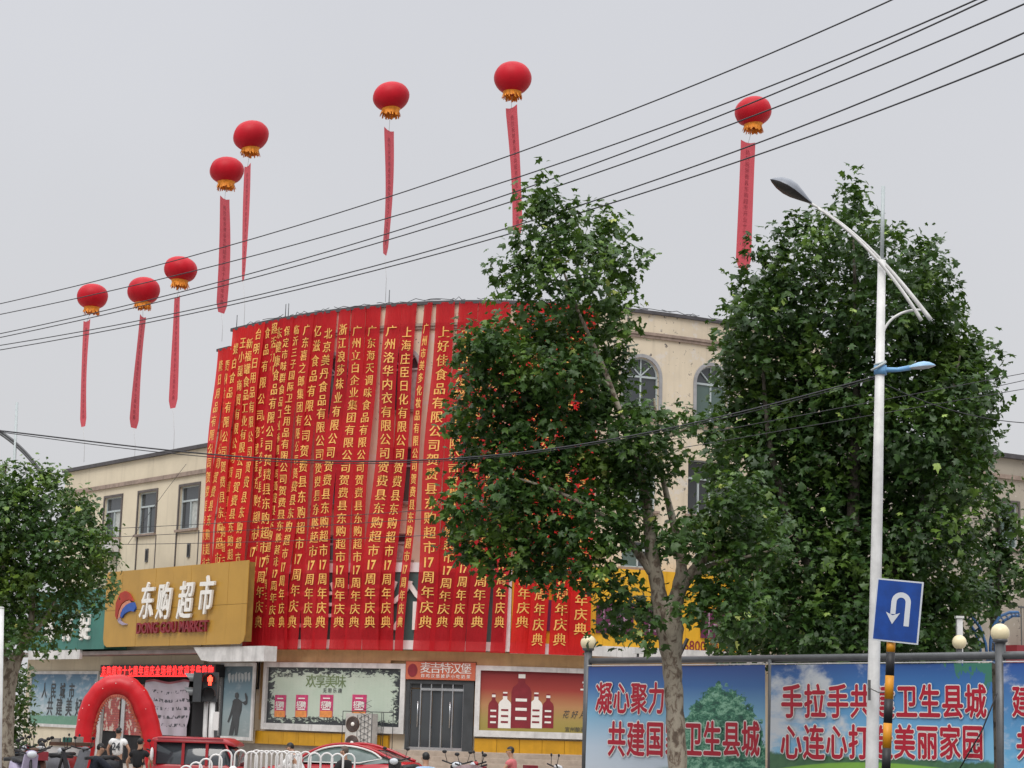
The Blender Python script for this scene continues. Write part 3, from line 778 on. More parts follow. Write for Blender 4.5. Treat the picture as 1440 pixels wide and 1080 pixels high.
# logo: three swooshes
def swoosh(pts_out, pts_in, m_, o_):
    b = MB(); P = [WL.hit(x, y, OS+.1) for x, y in pts_out+pts_in[::-1]]; n = len(P)
    b.add([fS(u, z, o_) for u, z in P]+[fS(u, z, .01) for u, z in P], [tuple(range(n))]+[(i, i+n, (i+1) % n+n, (i+1) % n) for i in range(n)])
    b.build('logo_swoosh', m_, gs)
swoosh([(161, 866), (162, 848), (168, 834), (175, 831), (181, 835), (186, 845)], [(163.5, 871), (166, 858), (170, 849), (175, 845), (180, 843), (185, 845)], mat('logo_red', (.36, .035, .02)), .08)
swoosh([(164, 872), (166.5, 859), (170.5, 850), (176, 845.5), (181, 844)], [(166.5, 873), (168.5, 862), (172, 855), (177, 850), (183, 847)], mat('logo_peach', (.55, .22, .14)), .07)
swoosh([(168, 866), (171, 857), (176, 851), (182, 847.5), (187, 847), (189, 853)], [(170, 869), (173, 864), (177, 861), (182, 859), (187, 860), (189, 856)], mat('logo_blue', (.03, .09, .36)), .08)
swoosh([(164, 872), (166, 876), (171, 879), (177, 878)], [(167, 867), (168, 873), (172, 876), (176, 877)], mat('logo_grey', (.35, .3, .4)), .07)
# green sign left
e0 = WL.hit(40, 890, OUT+.02)[0]; e1 = g0-.02; zg1 = WL.hit(120, 858, OUT)[1]; zg0 = zf1+.01
gr = thing('green_shop_sign', 'dark green fascia sign with white characters half hidden by the left tree', 'sign', fl((e0+e1)/2, OUT, zg0))
ngp = 6
for k in range(ngp):
    b = MB(); a = e0+(e1-e0)*k/ngp; c = e0+(e1-e0)*(k+1)/ngp; fbox(b, fl, a+.005, c-.005, zg0, zg0+2.35, .3, OUT+.01+.003*(k % 2)); b.build('panel', M['teal_left'], gr)
for ch, px, py in (('促', 118, 882), ('特', 93, 884), ('惠', 68, 886)):
    u, z = WL.hit(px, py, OUT+.1); v, f = glyph(ch, .95, .03, .04, .9); b = MB(); b.add([fl(u+p[0], OUT+.06+p[2], z+p[1]) for p in v], f); b.build('character', M['letterwhite'], gr)
# LED sign
d0, dz = WL.hit(141, 943, .5); d1, dz1 = WL.hit(303, 941, .5)
led = thing('led_ticker_sign', 'long LED board with glowing red characters below the canopy', 'sign', fl((d0+d1)/2, .4, dz))
b = MB(); fbox(b, fl, d0, d1, dz-.24, dz+.22, .062, .5); b.build('housing', M['black'], led)
b = MB(); fbox(b, fl, d0+.05, d1-.05, dz-.2, dz+.16, .501, .505); b.build('screen', M['ledglow'], led)
b = MB(); put_text(b, '东购超市十七周年店庆全场特价欢迎光临购物', d0+.1, d1-.1, dz-.01, .33, lambda u, v_, w_: fl(u, .5+w_, v_), .025, 0, .01)
fbox(b, fl, d0+.05, d1-.05, dz-.225, dz-.195, .506, .51)
b.build('glowing_lettering', M['led'], led)
# posters on the left wall
fW = lambda u, v_, w_: fl(u, .1+w_, v_)
def wall_poster(label, x0, x1, yt, yb, m_, fw=.12, pull=.1):
    u0_, zt = WL.hit(x0, yt, pull); u1_, zt2 = WL.hit(x1, yt, pull); zb_ = WL.hit((x0+x1)/2, yb, pull)[1]; zt = WL.hit((x0+x1)/2, yt, pull)[1]
    t = thing('wall_poster', label, 'poster', fl((u0_+u1_)/2, .1, zb_))
    b = MB(); 
    for a, c, z0, z1 in ((u0_-fw, u1_+fw, zt, zt+fw), (u0_-fw, u1_+fw, zb_-fw, zb_), (u0_-fw, u0_, zb_, zt), (u1_, u1_+fw, zb_, zt)): fbox(b, fl, a, c, z0, z1, .062, .14)
    b.build('frame', M['whitedirty'], t)
    b = MB(); fbox(b, fl, u0_, u1_, zb_, zt, .064, .1, True); b.build('sheet', m_, t)
    return t, u0_, u1_, zb_, zt
tp, u0_, u1_, z0, z1 = wall_poster('blue sky poster with dark characters on the wall left of the inflatable arch', 46, 138, 948, 1019,
    grad_mat('sky_poster', [(0, (.25, .36, .38)), (.3, (.32, .42, .46)), (.75, (.16, .30, .42)), (1, (.04, .12, .22))], .5, (.18, (.06, .2, .14), (.2, .36, .26))))
b = MB(); put_text(b, '人民城市', u0_+(u1_-u0_)*.14, u0_+(u1_-u0_)*.70, z0+(z1-z0)*.66, .6, fW, .02, 0, .012, .75)
put_text(b, '共建美好', u0_+(u1_-u0_)*.24, u0_+(u1_-u0_)*.82, z0+(z1-z0)*.34, .68, fW, .02, 0, .012, .75); b.build('lettering', M['dgrey'], tp)
tq, u0_, u1_, z0, z1 = wall_poster('tall grey blue poster of a dark standing figure left of the pillar', 314, 357, 937, 1036,
    grad_mat('figure_poster', [(0, (.24, .28, .28)), (.35, (.28, .36, .38)), (.7, (.14, .24, .30)), (1, (.07, .10, .12))], .2))
# silhouette of a figure (flat print)
def uvp(px, py, w_=.012): u, z = WL.hit(px, py, .1); return fl(u, .1+w_, z)
b = MB()
def poly(pts, w_=.012): b.add([uvp(x, y, w_) for x, y in pts], [tuple(range(len(pts)))])
poly([(331, 975), (334, 973.5), (336, 976), (336, 981), (333, 983), (330.5, 980)])
poly([(330, 983), (335, 982), (341, 987), (340, 999), (337, 1009), (327, 1008), (327, 994), (327.5, 986)])
poly([(340, 987), (345, 992), (348, 990), (348.5, 980), (346, 974), (344.5, 976), (346, 985), (343, 987)], .013)
poly([(328, 987), (324, 1003), (320, 1015), (322, 1016), (327, 1004), (330, 992)], .013)
poly([(327, 1008), (337, 1009), (336, 1020), (334, 1034), (330, 1034), (331, 1020), (328, 1034), (322, 1034)], .014)
b.build('printed_figure', M['dgrey'], tq)
b = MB(); 
for k in range(7):
    x = 321+k*4.6; poly([(x, 948+2*math.sin(k)), (x+3.5, 946+2*math.sin(k*2)), (x+4, 954), (x+2, 961-k*.3), (x+.4, 955)])
b.build('printed_script', mat('pale_script', (.42, .46, .48)), tq)
# recessed entrance: doors, red posters, grey notice sheet
en = thing('supermarket_entrance', 'supermarket entrance with red product posters and a pleated notice sheet behind the arch', 'entrance', fl(8, .1, 0))
def entr(name, x0, x1, yt, yb, m_, o0=.064, o1=.1, par=en):
    a = WL.hit(x0, (yt+yb)/2, o1)[0]; c = WL.hit(x1, (yt+yb)/2, o1)[0]; zt = WL.hit((x0+x1)/2, yt, o1)[1]; zb_ = WL.hit((x0+x1)/2, yb, o1)[1]
    b = MB(); fbox(b, fl, a, c, zb_, zt, o0, o1, True); return b.build(name, m_, par), a, c, zb_, zt
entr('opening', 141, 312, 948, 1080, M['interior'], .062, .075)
entr('door_post', 136, 141, 948, 1080, M['whitedirty'], .06, .2)
entr('door_post', 169, 174, 960, 1080, M['chrome'], .06, .18)
def red_print():
    g = NG('product_print'); u, v, uv = g.uv(); br = g.n('ShaderNodeTexBrick'); g.l(uv, br.inputs[0]); br.inputs['Scale'].default_value = 5; br.inputs['Mortar Size'].default_value = .05; br.offset = 0
    br.inputs['Color1'].default_value = (.36, .03, .04, 1); br.inputs['Color2'].default_value = (.42, .12, .08, 1); br.inputs['Mortar'].default_value = (.26, .06, .06, 1)
    col = g.mix(g.step(g.noise(3.5, 3, .6, g.geo()), .5, .58), br.outputs[0], (.55, .45, .38)); return g.fin(col, .5)
rpn = red_print()
entr('red_poster', 147, 168, 962, 1028, rpn, .08, .12); entr('red_poster', 175, 200, 962, 1034, rpn, .08, .12)
def notice_print():
    g = NG('notice_sheet'); u, v, uv = g.uv()
    n = g.noise(1, 2, .5, g.geo((9, 9, 7))); rows = g.math('SINE', g.math('MULTIPLY', v, 42)); 
    k = g.math('MULTIPLY', g.step(rows, .2, .45), g.step(g.noise(6, 3, .6, g.geo()), .50, .56)); k = g.math('MULTIPLY', k, g.math('SUBTRACT', 1, g.step(v, .88, .92))); k = g.math('MULTIPLY', k, g.step(v, .1, .14))
    col = g.mix(k, (.40, .35, .40), (.05, .05, .06)); return g.fin(g.mix(g.step(v, .955, .965), col, (.3, .07, .09)), .6)
ntp = notice_print()
b = MB(); a = WL.hit(202, 990, .3)[0]; c = WL.hit(264, 990, .3)[0]; zt = WL.hit(232, 957, .3)[1]; zb_ = WL.hit(232, 1034, .3)[1]; N = 24
for i in range(N):
    for j in range(6):
        def q(i_, j_): 
            f = i_/N; h = j_/6; return fl(a+(c-a)*f, .25+.05*math.sin(f*19+h*9)*(1-.3*h)+.03*math.sin(f*7-h*6), zb_+(zt-zb_)*h+.05*math.sin(f*9)*h)
        b.smooth = True
        b.add([q(i, j), q(i+1, j), q(i+1, j+1), q(i, j+1)], [(0, 1, 2, 3)], [[(i/N, j/6), ((i+1)/N, j/6), ((i+1)/N, (j+1)/6), (i/N, (j+1)/6)]])
b.build('notice_sheet', ntp, en)
entr('side_panel', 304, 312, 948, 1040, M['dgrey'], .08, .14)

# ================================================================== RIGHT WING
WR = Plane((10.5, 64.2), (16.99-10.5, 3.8))
def fr_(u, off, z): return WR.P(u, z, off)
rw = thing('far_right_building', 'weathered low building with dark eaves at the right edge behind the trees', 'building', (18, 72, 0))
z12 = 12.0; wr = []
ua_, zt_ = WR.hit(1405, 706); ub_, _q = WR.hit(1428, 706); zb_ = WR.hit(1416, 770)[1]
wr = [((ua_+ub_)/2+k*2.9, (ub_-ua_)/2+.1, zb_, zt_, False) for k in (-1, 0, 1)]
b = MB(); wall_with_openings(b, 0, 14, 0, z12, wr, 0, lambda s, o, z: fr_(s, o, z), 3); 
q = fr_(0, 0, 0); b.add([(q[0], q[1], 0), (q[0]-1, q[1]+9, 0), (q[0]-1, q[1]+9, z12), (q[0], q[1], z12)], [(0, 1, 2, 3)])
b.build('wall', M['cream_old'], rw)
b = MB(); fbox(b, fr_, -.1, 14, z12, z12+.16, -.3, .2); b.build('parapet_cap', M['darkcap'], rw)
b = MB(); fbox(b, fr_, 0, 14, z12-.75, z12-.6, .002, .1); b.build('cornice', M['mould'], rw)
b = MB(); q2 = fr_(14, 0, 0); b.add([(q[0], q[1], z12-.3), (q2[0], q2[1], z12-.3), (q2[0]-2, q2[1]+10, z12-.3), (q[0]-1, q[1]+9, z12-.3)], [(0, 1, 2, 3)]); b.build('roof', M['roof'], rw)
for q in wr: window(rw, *q, fr_, 'dark')
b = MB(); u, z = WR.hit(1412, 880); 
for k in range(14): fbox(b, fr_, u+k*.16, u+k*.16+.03, z-.7, z+.6, .8, .83)
fbox(b, fr_, u-.1, u+2.4, z+.6, z+.66, .78, .85); b.build('balcony_railing', M['grey'], rw)
b = MB(); fbox(b, fr_, u-.3, u+3, z-1.6, z-.7, .1, .9); b.build('balcony', M['maroon'], rw)

# ================================================================== HANGING BANNERS ON THE FACADE
TAIL = '贺费县东购超市17周年庆典'
def chars(s):
    out = []; i = 0
    while i < len(s):
        if s[i] == '1': out.append('17'); i += 2
        else: out.append(s[i]); i += 1
    return out
BN = [ # text, top x, bottom x, width, start row offset, cut
 ('临沂鑫隆日用品有限公司', 309, 284, .60, .2, 1), ('临沂越野化妆品有限公司', 320, 295, .62, .2, 1), ('巧巧嫂白食品有限公司', 330, 306, .62, .0, 1), ('临沂王小磊商贸有限公司', 340, 316, .60, -.2, 1),
 ('临沂小新福罐食品工业有限公司', 350, 327, .60, -.6, 1), ('山东台明日用品有限公司', 361, 338, .6, -.6, 1), ('三丁食品有限公司', 373, 350, .6, -.8, 0), ('上海超活力用品有限公司', 382, 357, .6, -.8, 0),
 ('山东健康食品有限公司', 390, 364, .6, .0, 0), ('保定市味群食品工业有限公司', 401, 373, .62, .5, 0), ('临沂三子国际卫生用品有限公司', 414, 383, .62, .45, 0), ('广东喜之郎集团有限公司', 429, 397, .64, .45, 0),
 ('亿滋食品有限公司', 444, 411, .6, .5, 0), ('北京美丹食品有限公司', 460, 434, .62, .6, 0), ('浙江浪莎袜业有限公司', 480, 449, .56, .45, 0), ('广州立白企业集团有限公司', 500, 475, .64, .5, 0),
 ('广东海天调味食品有限公司', 521, 497, .64, .5, 0), ('广州洛华内衣有限公司', 550, 521, .64, .5, 0), ('上海庄臣日化有限公司', 572, 543, .56, .55, 0), ('广州市美多化妆品有限公司', 598, 563, .34, .4, 0),
 ('上好佳食品有限公司', 623, 597, .68, .55, 0), ('中山市天绿榜食品有限公司', 655, 621, .68, .6, 0), ('浙江市百草食品有限公司', 680, 645, .5, .7, 0), ('浙江新超味食品有限公司', 703, 671, .64, .6, 0),
 ('青岛海利日化有限公司', 733, 702, .48, .6, 0), ('济南瑞福食品有限公司', 757, 733, .66, .6, 0), ('福建达利食品有限公司', 778, 756, .56, .6, 0), ('河南白象食品有限公司', 803, 787, .66, .6, 0), ('山东鲁花集团有限公司', 826, 816, .68, .6, 0)]
names_en = ['outermost left red banner at the building corner', 'second red banner from the left corner of the facade', 'third red banner from the left corner, crowded characters', 'fourth red banner from the left corner',
 'fifth red banner from the left corner, ending behind the gold sign', 'sixth red banner from the left corner, ending behind the gold sign', 'red banner skimming the right edge of the gold sign', 'red banner just right of the gold sign, beside the skimming one',
 'third full length red banner right of the gold sign', 'fourth full length red banner right of the gold sign']
zBot = 4.36
bi = 0
for k, (tx, xt, xb, wd, up, cut) in enumerate(BN):
    off = .68+.05*(k % 3); wd *= (.98 if k != 19 else .9) if k > 11 else 1.05 if k < 9 else .9
    s_t = hit(xt, 465, .25)[0]; s_b = hit(xb, 885, off)[0]; z_t = hit(xt, 465, .25)[1]; z_b = hit(xb, 885, off)[1]
    if k < 6:
        d = hit(xt, 465, .25); e2 = hit(max(xb, 287), 775, off); s_b = e2[0]-(d[0]-e2[0])*0; z_b = e2[1]
        s_b = s_t+(e2[0]-s_t)*(z_t-4.4)/(z_t-e2[1]); z_b = 4.4
    top = (ZR if s_t > sL+.1 else ZL)+.06
    bot = 7.0 if cut else zBot
    ph = random.uniform(0, 6); tw = random.uniform(-.05, .05); amp = random.uniform(.03, .07)
    def bf(u, z, w_=0, s_t=s_t, s_b=s_b, z_t=z_t, z_b=z_b, ph=ph, tw=tw, amp=amp, off=off, top=top, bot=bot):
        f = (top-z)/(top-bot); s = s_t+(s_b-s_t)*(z_t-z)/(z_t-z_b)
        o = .10+(off-.10)*min(1, max(0, f)*1.25)+amp*math.sin(ph+z*.9+u*2)*min(1, f*5)+tw*u*4*math.sin(f*3)+.02*math.sin(u*14+z*.6+ph)
        s += .05*math.sin(z*.55+ph)*min(1, 2.5*f*(1-f)*2)
        return cv(s+u, o+w_, z)
    lab = names_en[k] if k < 10 else None
    if lab is None:
        head = {10: 'red banner left of the one beginning with a wide roof shaped character', 11: 'red banner whose gold characters name a jelly maker group, upper left of facade', 12: 'red banner between the jelly maker and biscuit maker banners',
                13: 'red banner just left of the sock maker banner', 14: 'slightly narrower red banner just left of the long soap maker banner', 15: 'red banner with twelve company characters, left of the soy sauce maker banner',
                16: 'red banner left of the pale vertical gap at the roof edge', 17: 'red banner just right of the pale vertical gap at the roof edge', 18: 'red banner on the left side of the open dark arched window',
                19: 'narrow twisted red banner crossing the open dark arched window', 20: 'wide red banner just right of the twisted narrow one', 21: 'red banner whose upper half meets the edge of the plane tree',
                22: 'narrow red banner emerging below the tree, beside a wide one', 23: 'red banner below the tree, left of the grey gap in the fascia', 24: 'narrow red banner between the grey gap and the white divider',
                25: 'bright red banner just right of the white divider', 26: 'bright red banner with lowered characters over the yellow sign', 27: 'bright red banner right of the yellow gap, lowest characters', 28: 'last bright red banner at the right end of the row'}
        lab = head[k]
    t = thing('hanging_banner', lab, 'banner', cv(s_t, 0, bot), 'red congratulation banners hanging down the facade')
    nx, nz = 5, 46; V = []; F = []
    for j in range(nz+1):
        z = bot+(top-bot)*j/nz
        for i in range(nx+1): V.append(bf((i/nx-.5)*wd, z))
    for j in range(nz):
        for i in range(nx): a = j*(nx+1)+i; F.append((a, a+1, a+nx+2, a+nx+1))
    b = MB(); b.smooth = True; b.add(V, F); b.build('cloth', M['cloth2'] if k >= 25 or k < 6 else M['cloth'], t)
    ch = chars(tx+TAIL); n = len(ch)
    z_first = z_t+.45-up*.9; z_last = hit(xb, 875 if k < 26 else 885, off)[1] if k >= 6 else 4.8
    if k in (26, 27): z_last -= .35
    b = MB()
    pitch = (z_first-z_last)/(n-1); h = min(.40, pitch*.77); wx = min(1., wd*(.58 if k > 11 else .5)/h)
    for q, c_ in enumerate(ch):
        z = z_first-pitch*q
        if z < bot+.2 or z > top-.3: continue
        v, f = glyph(c_, h, .013, 0, wx) if c_ != '17' else (None, None)
        if c_ == '17':
            v, f = text_mesh('17', .03); v = v.copy(); a, c2 = v[:, 0].min(), v[:, 0].max(); e1_, e2_ = v[:, 1].min(), v[:, 1].max()
            v[:, 0] = ((v[:, 0]-a)/(c2-a)-.5)*h*.8*wx; v[:, 1] = ((v[:, 1]-e1_)/(e2_-e1_)-.5)*h*.9
        b.add([bf(p[0], z+p[1], .022) for p in v], f)
    b.build('lettering', M['gold'], t)

# ================================================================== SKY LANTERN BALLOONS
BAL = [ # cx,cy,r, banner xt,yt,xb,yb,w px, tether end y, label
 (130, 417, 22.5, 122, 453, 117, 600, 11, 650, 'leftmost and lowest'), (202, 409, 23.5, 201, 447, 188, 602, 6, 650, 'second from the left, just below the third'), (254, 379, 24, 249, 420, 243, 574, 11, 640, 'third from the left'),
 (319, 240, 25, 316, 281, 311, 440, 9, 480, 'fourth from the left, touching its higher neighbour'), (353, 191, 26, 348, 235, 342, 395, 8, 465, 'fifth from the left, above its close neighbour'), (550, 136, 27, 547, 185, 541, 358, 8, 425, 'above the middle of the facade'),
 (721, 110, 28, 719, 153, 728, 330, 13, 425, 'highest one above the plane tree top'), (1059, 157, 27, 1052, 202, 1045, 378, 19, 440, 'beside the street lamp on the right')]
lant_body = None
for k, (cx, cy, r, xt, yt, xb, yb, wpx, ye, lb) in enumerate(BAL):
    D = 1.5/2*FPX/r*.985; D = 1.5/2*FPX/(r*1.0)
    c = atY(cx, cy, D); ppm = FPX/D
    t = thing('lantern_balloon', 'red lantern balloon with orange fringe, '+lb, 'balloon', c, 'red lantern balloons floating above the roofs')
    b = MB(); n = 24; prof = []
    for i in range(17):
        th = math.pi*i/16; rr = .75*math.sin(th)**.86 if 0 < i < 16 else .0; prof.append((max(rr, .02), .62*math.cos(th)))
    V = []; F = []
    tl = random.uniform(-.14, .14); sqz = random.uniform(.94, 1.05)
    for i, (rr, z) in enumerate(prof):
        for q in range(n):
            an = 2*math.pi*q/n; g = 1-.03*(q % 2)+.01*math.sin(q*3.1+k); V.append((c[0]+rr*g*math.cos(an)+tl*z, c[1]+rr*g*math.sin(an), c[2]+z*sqz))
    for i in range(16):
        for q in range(n): q2 = (q+1) % n; F.append((i*n+q, (i+1)*n+q, (i+1)*n+q2, i*n+q2))
    b.smooth = True; b.add(V, F); b.build('envelope', mat('balloon_red', (.46, .003, .014), .5, .15, 1, bump=.1, spec=.25) if k == 0 else bpy.data.materials['balloon_red'], t)
    b = MB(); n = 26
    b.lathe(c, [(.40, -.50), (.37, -.56), (.36, -.62)], 26)
    b.build('collar', M['fringe'], t)
    b = MB()
    for q in range(54):
        an = 2*math.pi*q/54; a2 = an+.16; L = random.uniform(.14, .27); sp = random.uniform(1.0, 1.25)
        p = lambda a_, r_, z_: (c[0]+r_*math.cos(a_), c[1]+r_*math.sin(a_), c[2]+z_)
        b.add([p(an, .36, -.62), p(a2, .36, -.62), p(a2, .36*sp, -.62-L), p(an+.03, .36*sp, -.62-L*.9), ], [(0, 1, 2, 3)])
        b.add([p(an, .35, -.62), p(a2, .35, -.62), p(a2, .34*sp, -.62-L)], [(0, 1, 2)])
    b.build('fringe', M['fringe'], t)
    # streamer
    P0 = atY(xt, yt, D); P1 = atY(xb, yb, D)
    sb2 = thing('sky_streamer', 'long red vertical streamer below the balloon '+lb, 'streamer', P1, 'red streamers hanging below the balloons')
    wdm = wpx*1.22/ppm; real = .72; ang = math.acos(min(1, wdm/real))*(1 if k % 2 else -1)
    nz = 26; V = []; F = []; curve_ = random.uniform(-.1, .1)*(k != 7)
    def sf(u, f, w_=0):
        p = P0+(P1-P0)*f; a = ang*(1+.12*math.sin(f*3+k)); x = u*math.cos(a); y = u*math.sin(a)
        bend = curve_*math.sin(f*math.pi)
        return np.array([p[0]+x+bend-w_*math.sin(a)*-1*0, p[1]+y-w_, p[2]+(.0 if f > .02 else abs(u)*.3)])
    for j in range(nz+1):
        f = j/nz; ww = real*(1 if f < .93 else 1-(f-.93)*6)
        for i in range(4): V.append(sf((i/3-.5)*ww, f))
    for j in range(nz):
        for i in range(3): a = j*4+i; F.append((a, a+4, a+5, a+1))
    b = MB(); b.smooth = True; b.add(V, F); b.build('cloth', M['cloth3'], sb2)
    L = np.linalg.norm(P1-P0); tx = '热烈祝贺费县东购超市开业十七周年庆典'; b = MB()
    for q, c_ in enumerate(tx):
        v, f = glyph(c_, L/len(tx)*.72, .0, 0, .95)
        f0 = .05+.88*(q+.5)/len(tx)
        b.add([sf(p[0], f0-p[1]/L, .03) for p in v], f)
    b.build('lettering', M['pinkink'], sb2)
    b = MB(); b.tube([c-np.array([0, 0, .6]), P0], .008, 4)
    Pe = atY(xb+1, ye, D); b.tube([P1, (P1+Pe)/2+np.array([.05, 0, 0]), Pe], .009, 4); b.build('tether', M['string'], sb2)

# ================================================================== FENCE WITH HOARDINGS
FA = atY(828, 930, 40.); FB = atY(1408, 921, 31.)
FP = Plane((FA[0], FA[1]), (FB[0]-FA[0], FB[1]-FA[1]))
def ff(u, off, z): return FP.P(u, z, off)
FL = float(np.hypot(FB[0]-FA[0], FB[1]-FA[1])); uM = FP.hit(1085, 1000)[0]; uEnd = FL+6
ztop = (FA[2]+FB[2])/2; print('fence top', FA[2], FB[2], FL, uM)
fe = thing('site_fence', 'grey tubular fence with globe lamps carrying the printed hoardings', 'fence', ff(FL/2, 0, 0))
b = MB(); b.tube([ff(-.02, 0, ztop), ff(uEnd, 0, ztop)], .065, 8); b.build('top_rail', M['grey'], fe)
for u in (0, uM, FL, uEnd):
    gl = u in (0, FL); hh = ztop+(.22 if gl else -.02)
    b = MB(); b.tube([ff(u, .02, 0), ff(u, .02, hh)], .085 if gl else .055, 10); po = b.build('post', M['grey'], fe)
    if gl:
        r = 10.5/2/FPX*2*(40 if u == 0 else 31)*1.05 if u == 0 else 13.3/FPX*31
        b = MB(); b.ball(ff(u, .02, hh+r*.9), r, 20); b.build('lamp_globe', M['globe'], po)
        b = MB(); b.lathe(ff(u, .02, hh), [(.085, -.02), (.12, 0), (.12, .04), (.08, .06)], 12); b.build('lamp_seat', M['grey'], po)
def tree_print():
    g = NG('tree_hoarding_print'); u, v, uv = g.uv(); v = g.math('DIVIDE', g.math('SUBTRACT', v, .28), .72)
    col = g.ramp(v, [(0, (.56, .62, .68)), (.25, (.48, .58, .68)), (.55, (.20, .42, .60)), (.82, (.05, .15, .38)), (1, (.03, .07, .26))])
    n = g.math('MULTIPLY', g.math('SUBTRACT', g.noise(4.5, 6, .75, g.geo((1, 1, 1.5))), .5), 1.1)
    dx = g.math('DIVIDE', g.math('ABSOLUTE', g.math('SUBTRACT', u, .77)), .25); dy = g.math('DIVIDE', g.math('SUBTRACT', v, .18), .66)
    prof = g.math('ADD', g.math('POWER', dx, 2.), g.math('POWER', g.math('MAXIMUM', dy, 0), 1.5))
    k = g.math('SUBTRACT', 1, g.step(g.math('ADD', prof, n), .93, .98)); low = g.math('SUBTRACT', 1, g.step(v, .06, .12)); low = g.math('MULTIPLY', low, g.step(u, .4, .5))
    k = g.math('MAXIMUM', k, low)
    leaf = g.ramp(g.noise(4.2, 7, .8, g.geo((1, 1, 2.2)), .3), [(.40, (.012, .07, .05)), (.5, (.04, .19, .11)), (.58, (.24, .46, .32))])
    return g.fin(g.mix(k, col, leaf), .4, 0, .4)
def cloud_print():
    g = NG('cloud_hoarding_print'); u, v, uv = g.uv(); v = g.math('DIVIDE', g.math('SUBTRACT', v, .28), .72)
    col = g.ramp(v, [(0, (.26, .54, .70)), (.45, (.18, .44, .68)), (.8, (.05, .19, .46)), (1, (.03, .09, .30))])
    cl = g.math('ADD', g.noise(.75, 6, .6, g.geo((1, 1, 2.0)), .3), g.math('MULTIPLY', g.math('SUBTRACT', .42, u), .35))
    col = g.mix(g.step(cl, .5, .66), col, (.58, .62, .66))
    lf = g.step(g.math('ADD', g.math('ADD', g.math('MULTIPLY', u, 1.0), g.math('MULTIPLY', v, .9)), g.math('MULTIPLY', g.math('SUBTRACT', g.noise(3, 4, .7, g.geo((1, 1, .6))), .5), .9)), 1.72, 1.76)
    col = g.mix(lf, col, (.05, .20, .14))
    lim = g.math('ADD', .20, g.math('MULTIPLY', g.math('SUBTRACT', g.noise(1.5, 5, .7, g.geo()), .5), .12))
    col = g.mix(g.math('SUBTRACT', 1, g.step(g.math('ADD', v, g.math('MULTIPLY', g.math('SUBTRACT', g.noise(2.5, 5, .7, g.geo()), .5), .1)), .255, .285)), col, g.mix(g.noise(6, 4, .7, g.geo()), (.02, .08, .05), (.10, .22, .10)))
    hill = g.math('SUBTRACT', .235, g.math('MULTIPLY', g.math('POWER', g.math('ABSOLUTE', g.math('SUBTRACT', u, .55)), 2.), .35))
    col = g.mix(g.step(g.math('SUBTRACT', hill, v), 0, .015), col, (.20, .42, .06))
    return g.fin(col, .4, 0, .4)
def hoarding(label, ua, ub, m_, zt, zb):
    t = thing('printed_hoarding', label, 'hoarding', ff((ua+ub)/2, .08, zb))
    b = MB(); n = 14
    b.smooth = True
    for i in range(n):
        for j in range(6):
            def q(i_, j_):
                f = i_/n; h = j_/6; return ff(ua+(ub-ua)*f, .09+.012*math.sin(f*9+h*5), zb+(zt-zb)*h)
            b.add([q(i, j), q(i+1, j), q(i+1, j+1), q(i, j+1)], [(0, 1, 2, 3)], [[(i/n, j/6), ((i+1)/n, j/6), ((i+1)/n, (j+1)/6), (i/n, (j+1)/6)]])
    b.build('printed_sheet', m_, t)
    b = MB(); fbox(b, ff, ua, ub, zt+.01, zt+.03, .08, .1); b.build('edge_batten', M['whitedirty'], t)
    return t
zH1 = ztop-.12; zH0 = .35
h1 = hoarding('hoarding printed with a green tree on blue sky and red slogan', .1, uM-.07, tree_print(), zH1, zH0)
h2 = hoarding('hoarding printed with white clouds and leaves behind a two line red slogan', uM+.07, FL-.11, cloud_print(), zH1, zH0)
h3 = hoarding('hoarding with blue sky at the right edge of the photograph', FL+.11, uEnd-.07, grad_mat('blue_hoarding_print', [(0, (.5, .56, .62)), (.5, (.14, .40, .64)), (1, (.03, .09, .34))], .6), zH1, zH0)
def slogan(par, txt, pxs, ytop, ybot, bold=.02):
    n = len(txt); red = MB(); wh = MB()
    for i, ch in enumerate(txt):
        px = pxs[0]+(pxs[1]-pxs[0])*i/(n-1); u, zt = FP.hit(px, ytop, .1); _q, zb = FP.hit(px, ybot, .1)
        h = zt-zb; z = (zt+zb)/2; w1 = FP.hit(px+(pxs[1]-pxs[0])/(n-1), ytop, .1)[0]-u; wx = min(1.0, abs(w1)*.86/h)
        v, f = glyph(ch, h, .06, 0, wx); wh.add([ff(u+p[0], .104+p[2], z+p[1]) for p in v], f)
        v, f = glyph(ch, h, .026, 0, wx); red.add([ff(u+p[0], .110+p[2], z+p[1]) for p in v], f)
    wh.build('lettering_outline', M['letterwhite'], par); red.build('lettering', M['letterred'], par)
slogan(h1, '凝心聚力', (850, 924), 962, 1003); slogan(h1, '共建国家卫生县城', (868, 1056), 1017, 1063)
slogan(h2, '手拉手共建卫生县城', (1114, 1372), 965, 1009); slogan(h2, '心连心打造美丽家园', (1113, 1368), 1022, 1067)
slogan(h3, '建设文明', (1439, 1540), 966, 1008); slogan(h3, '共享健康', (1445, 1545), 1024, 1068)
b = MB(); p0 = FP.hit(1402, 975, .16); p1 = FP.hit(1350, 1080, .16); b.tube([ff(p0[0], .16, p0[1]), ff((p0[0]+p1[0])/2+.08, .17, (p0[1]+p1[1])/2), ff(p1[0], .16, p1[1])], .012, 6)
tag(b.build('loose_cable', M['wire']), 'thin dark cable slanting down across the cloud hoarding', 'cable')
cctv(897, 918, 46, 'small white security camera above the fence, left of the plane tree trunk')
b = MB(); p = atY(955, 923, 42); q = atY(967, 898, 42); b.tube([p+(p-q)*1.5, q], .045, 6); tag(b.build('leaning_bar', M['black']), 'short black bar slanting up behind the fence by the tree trunk', 'bar')
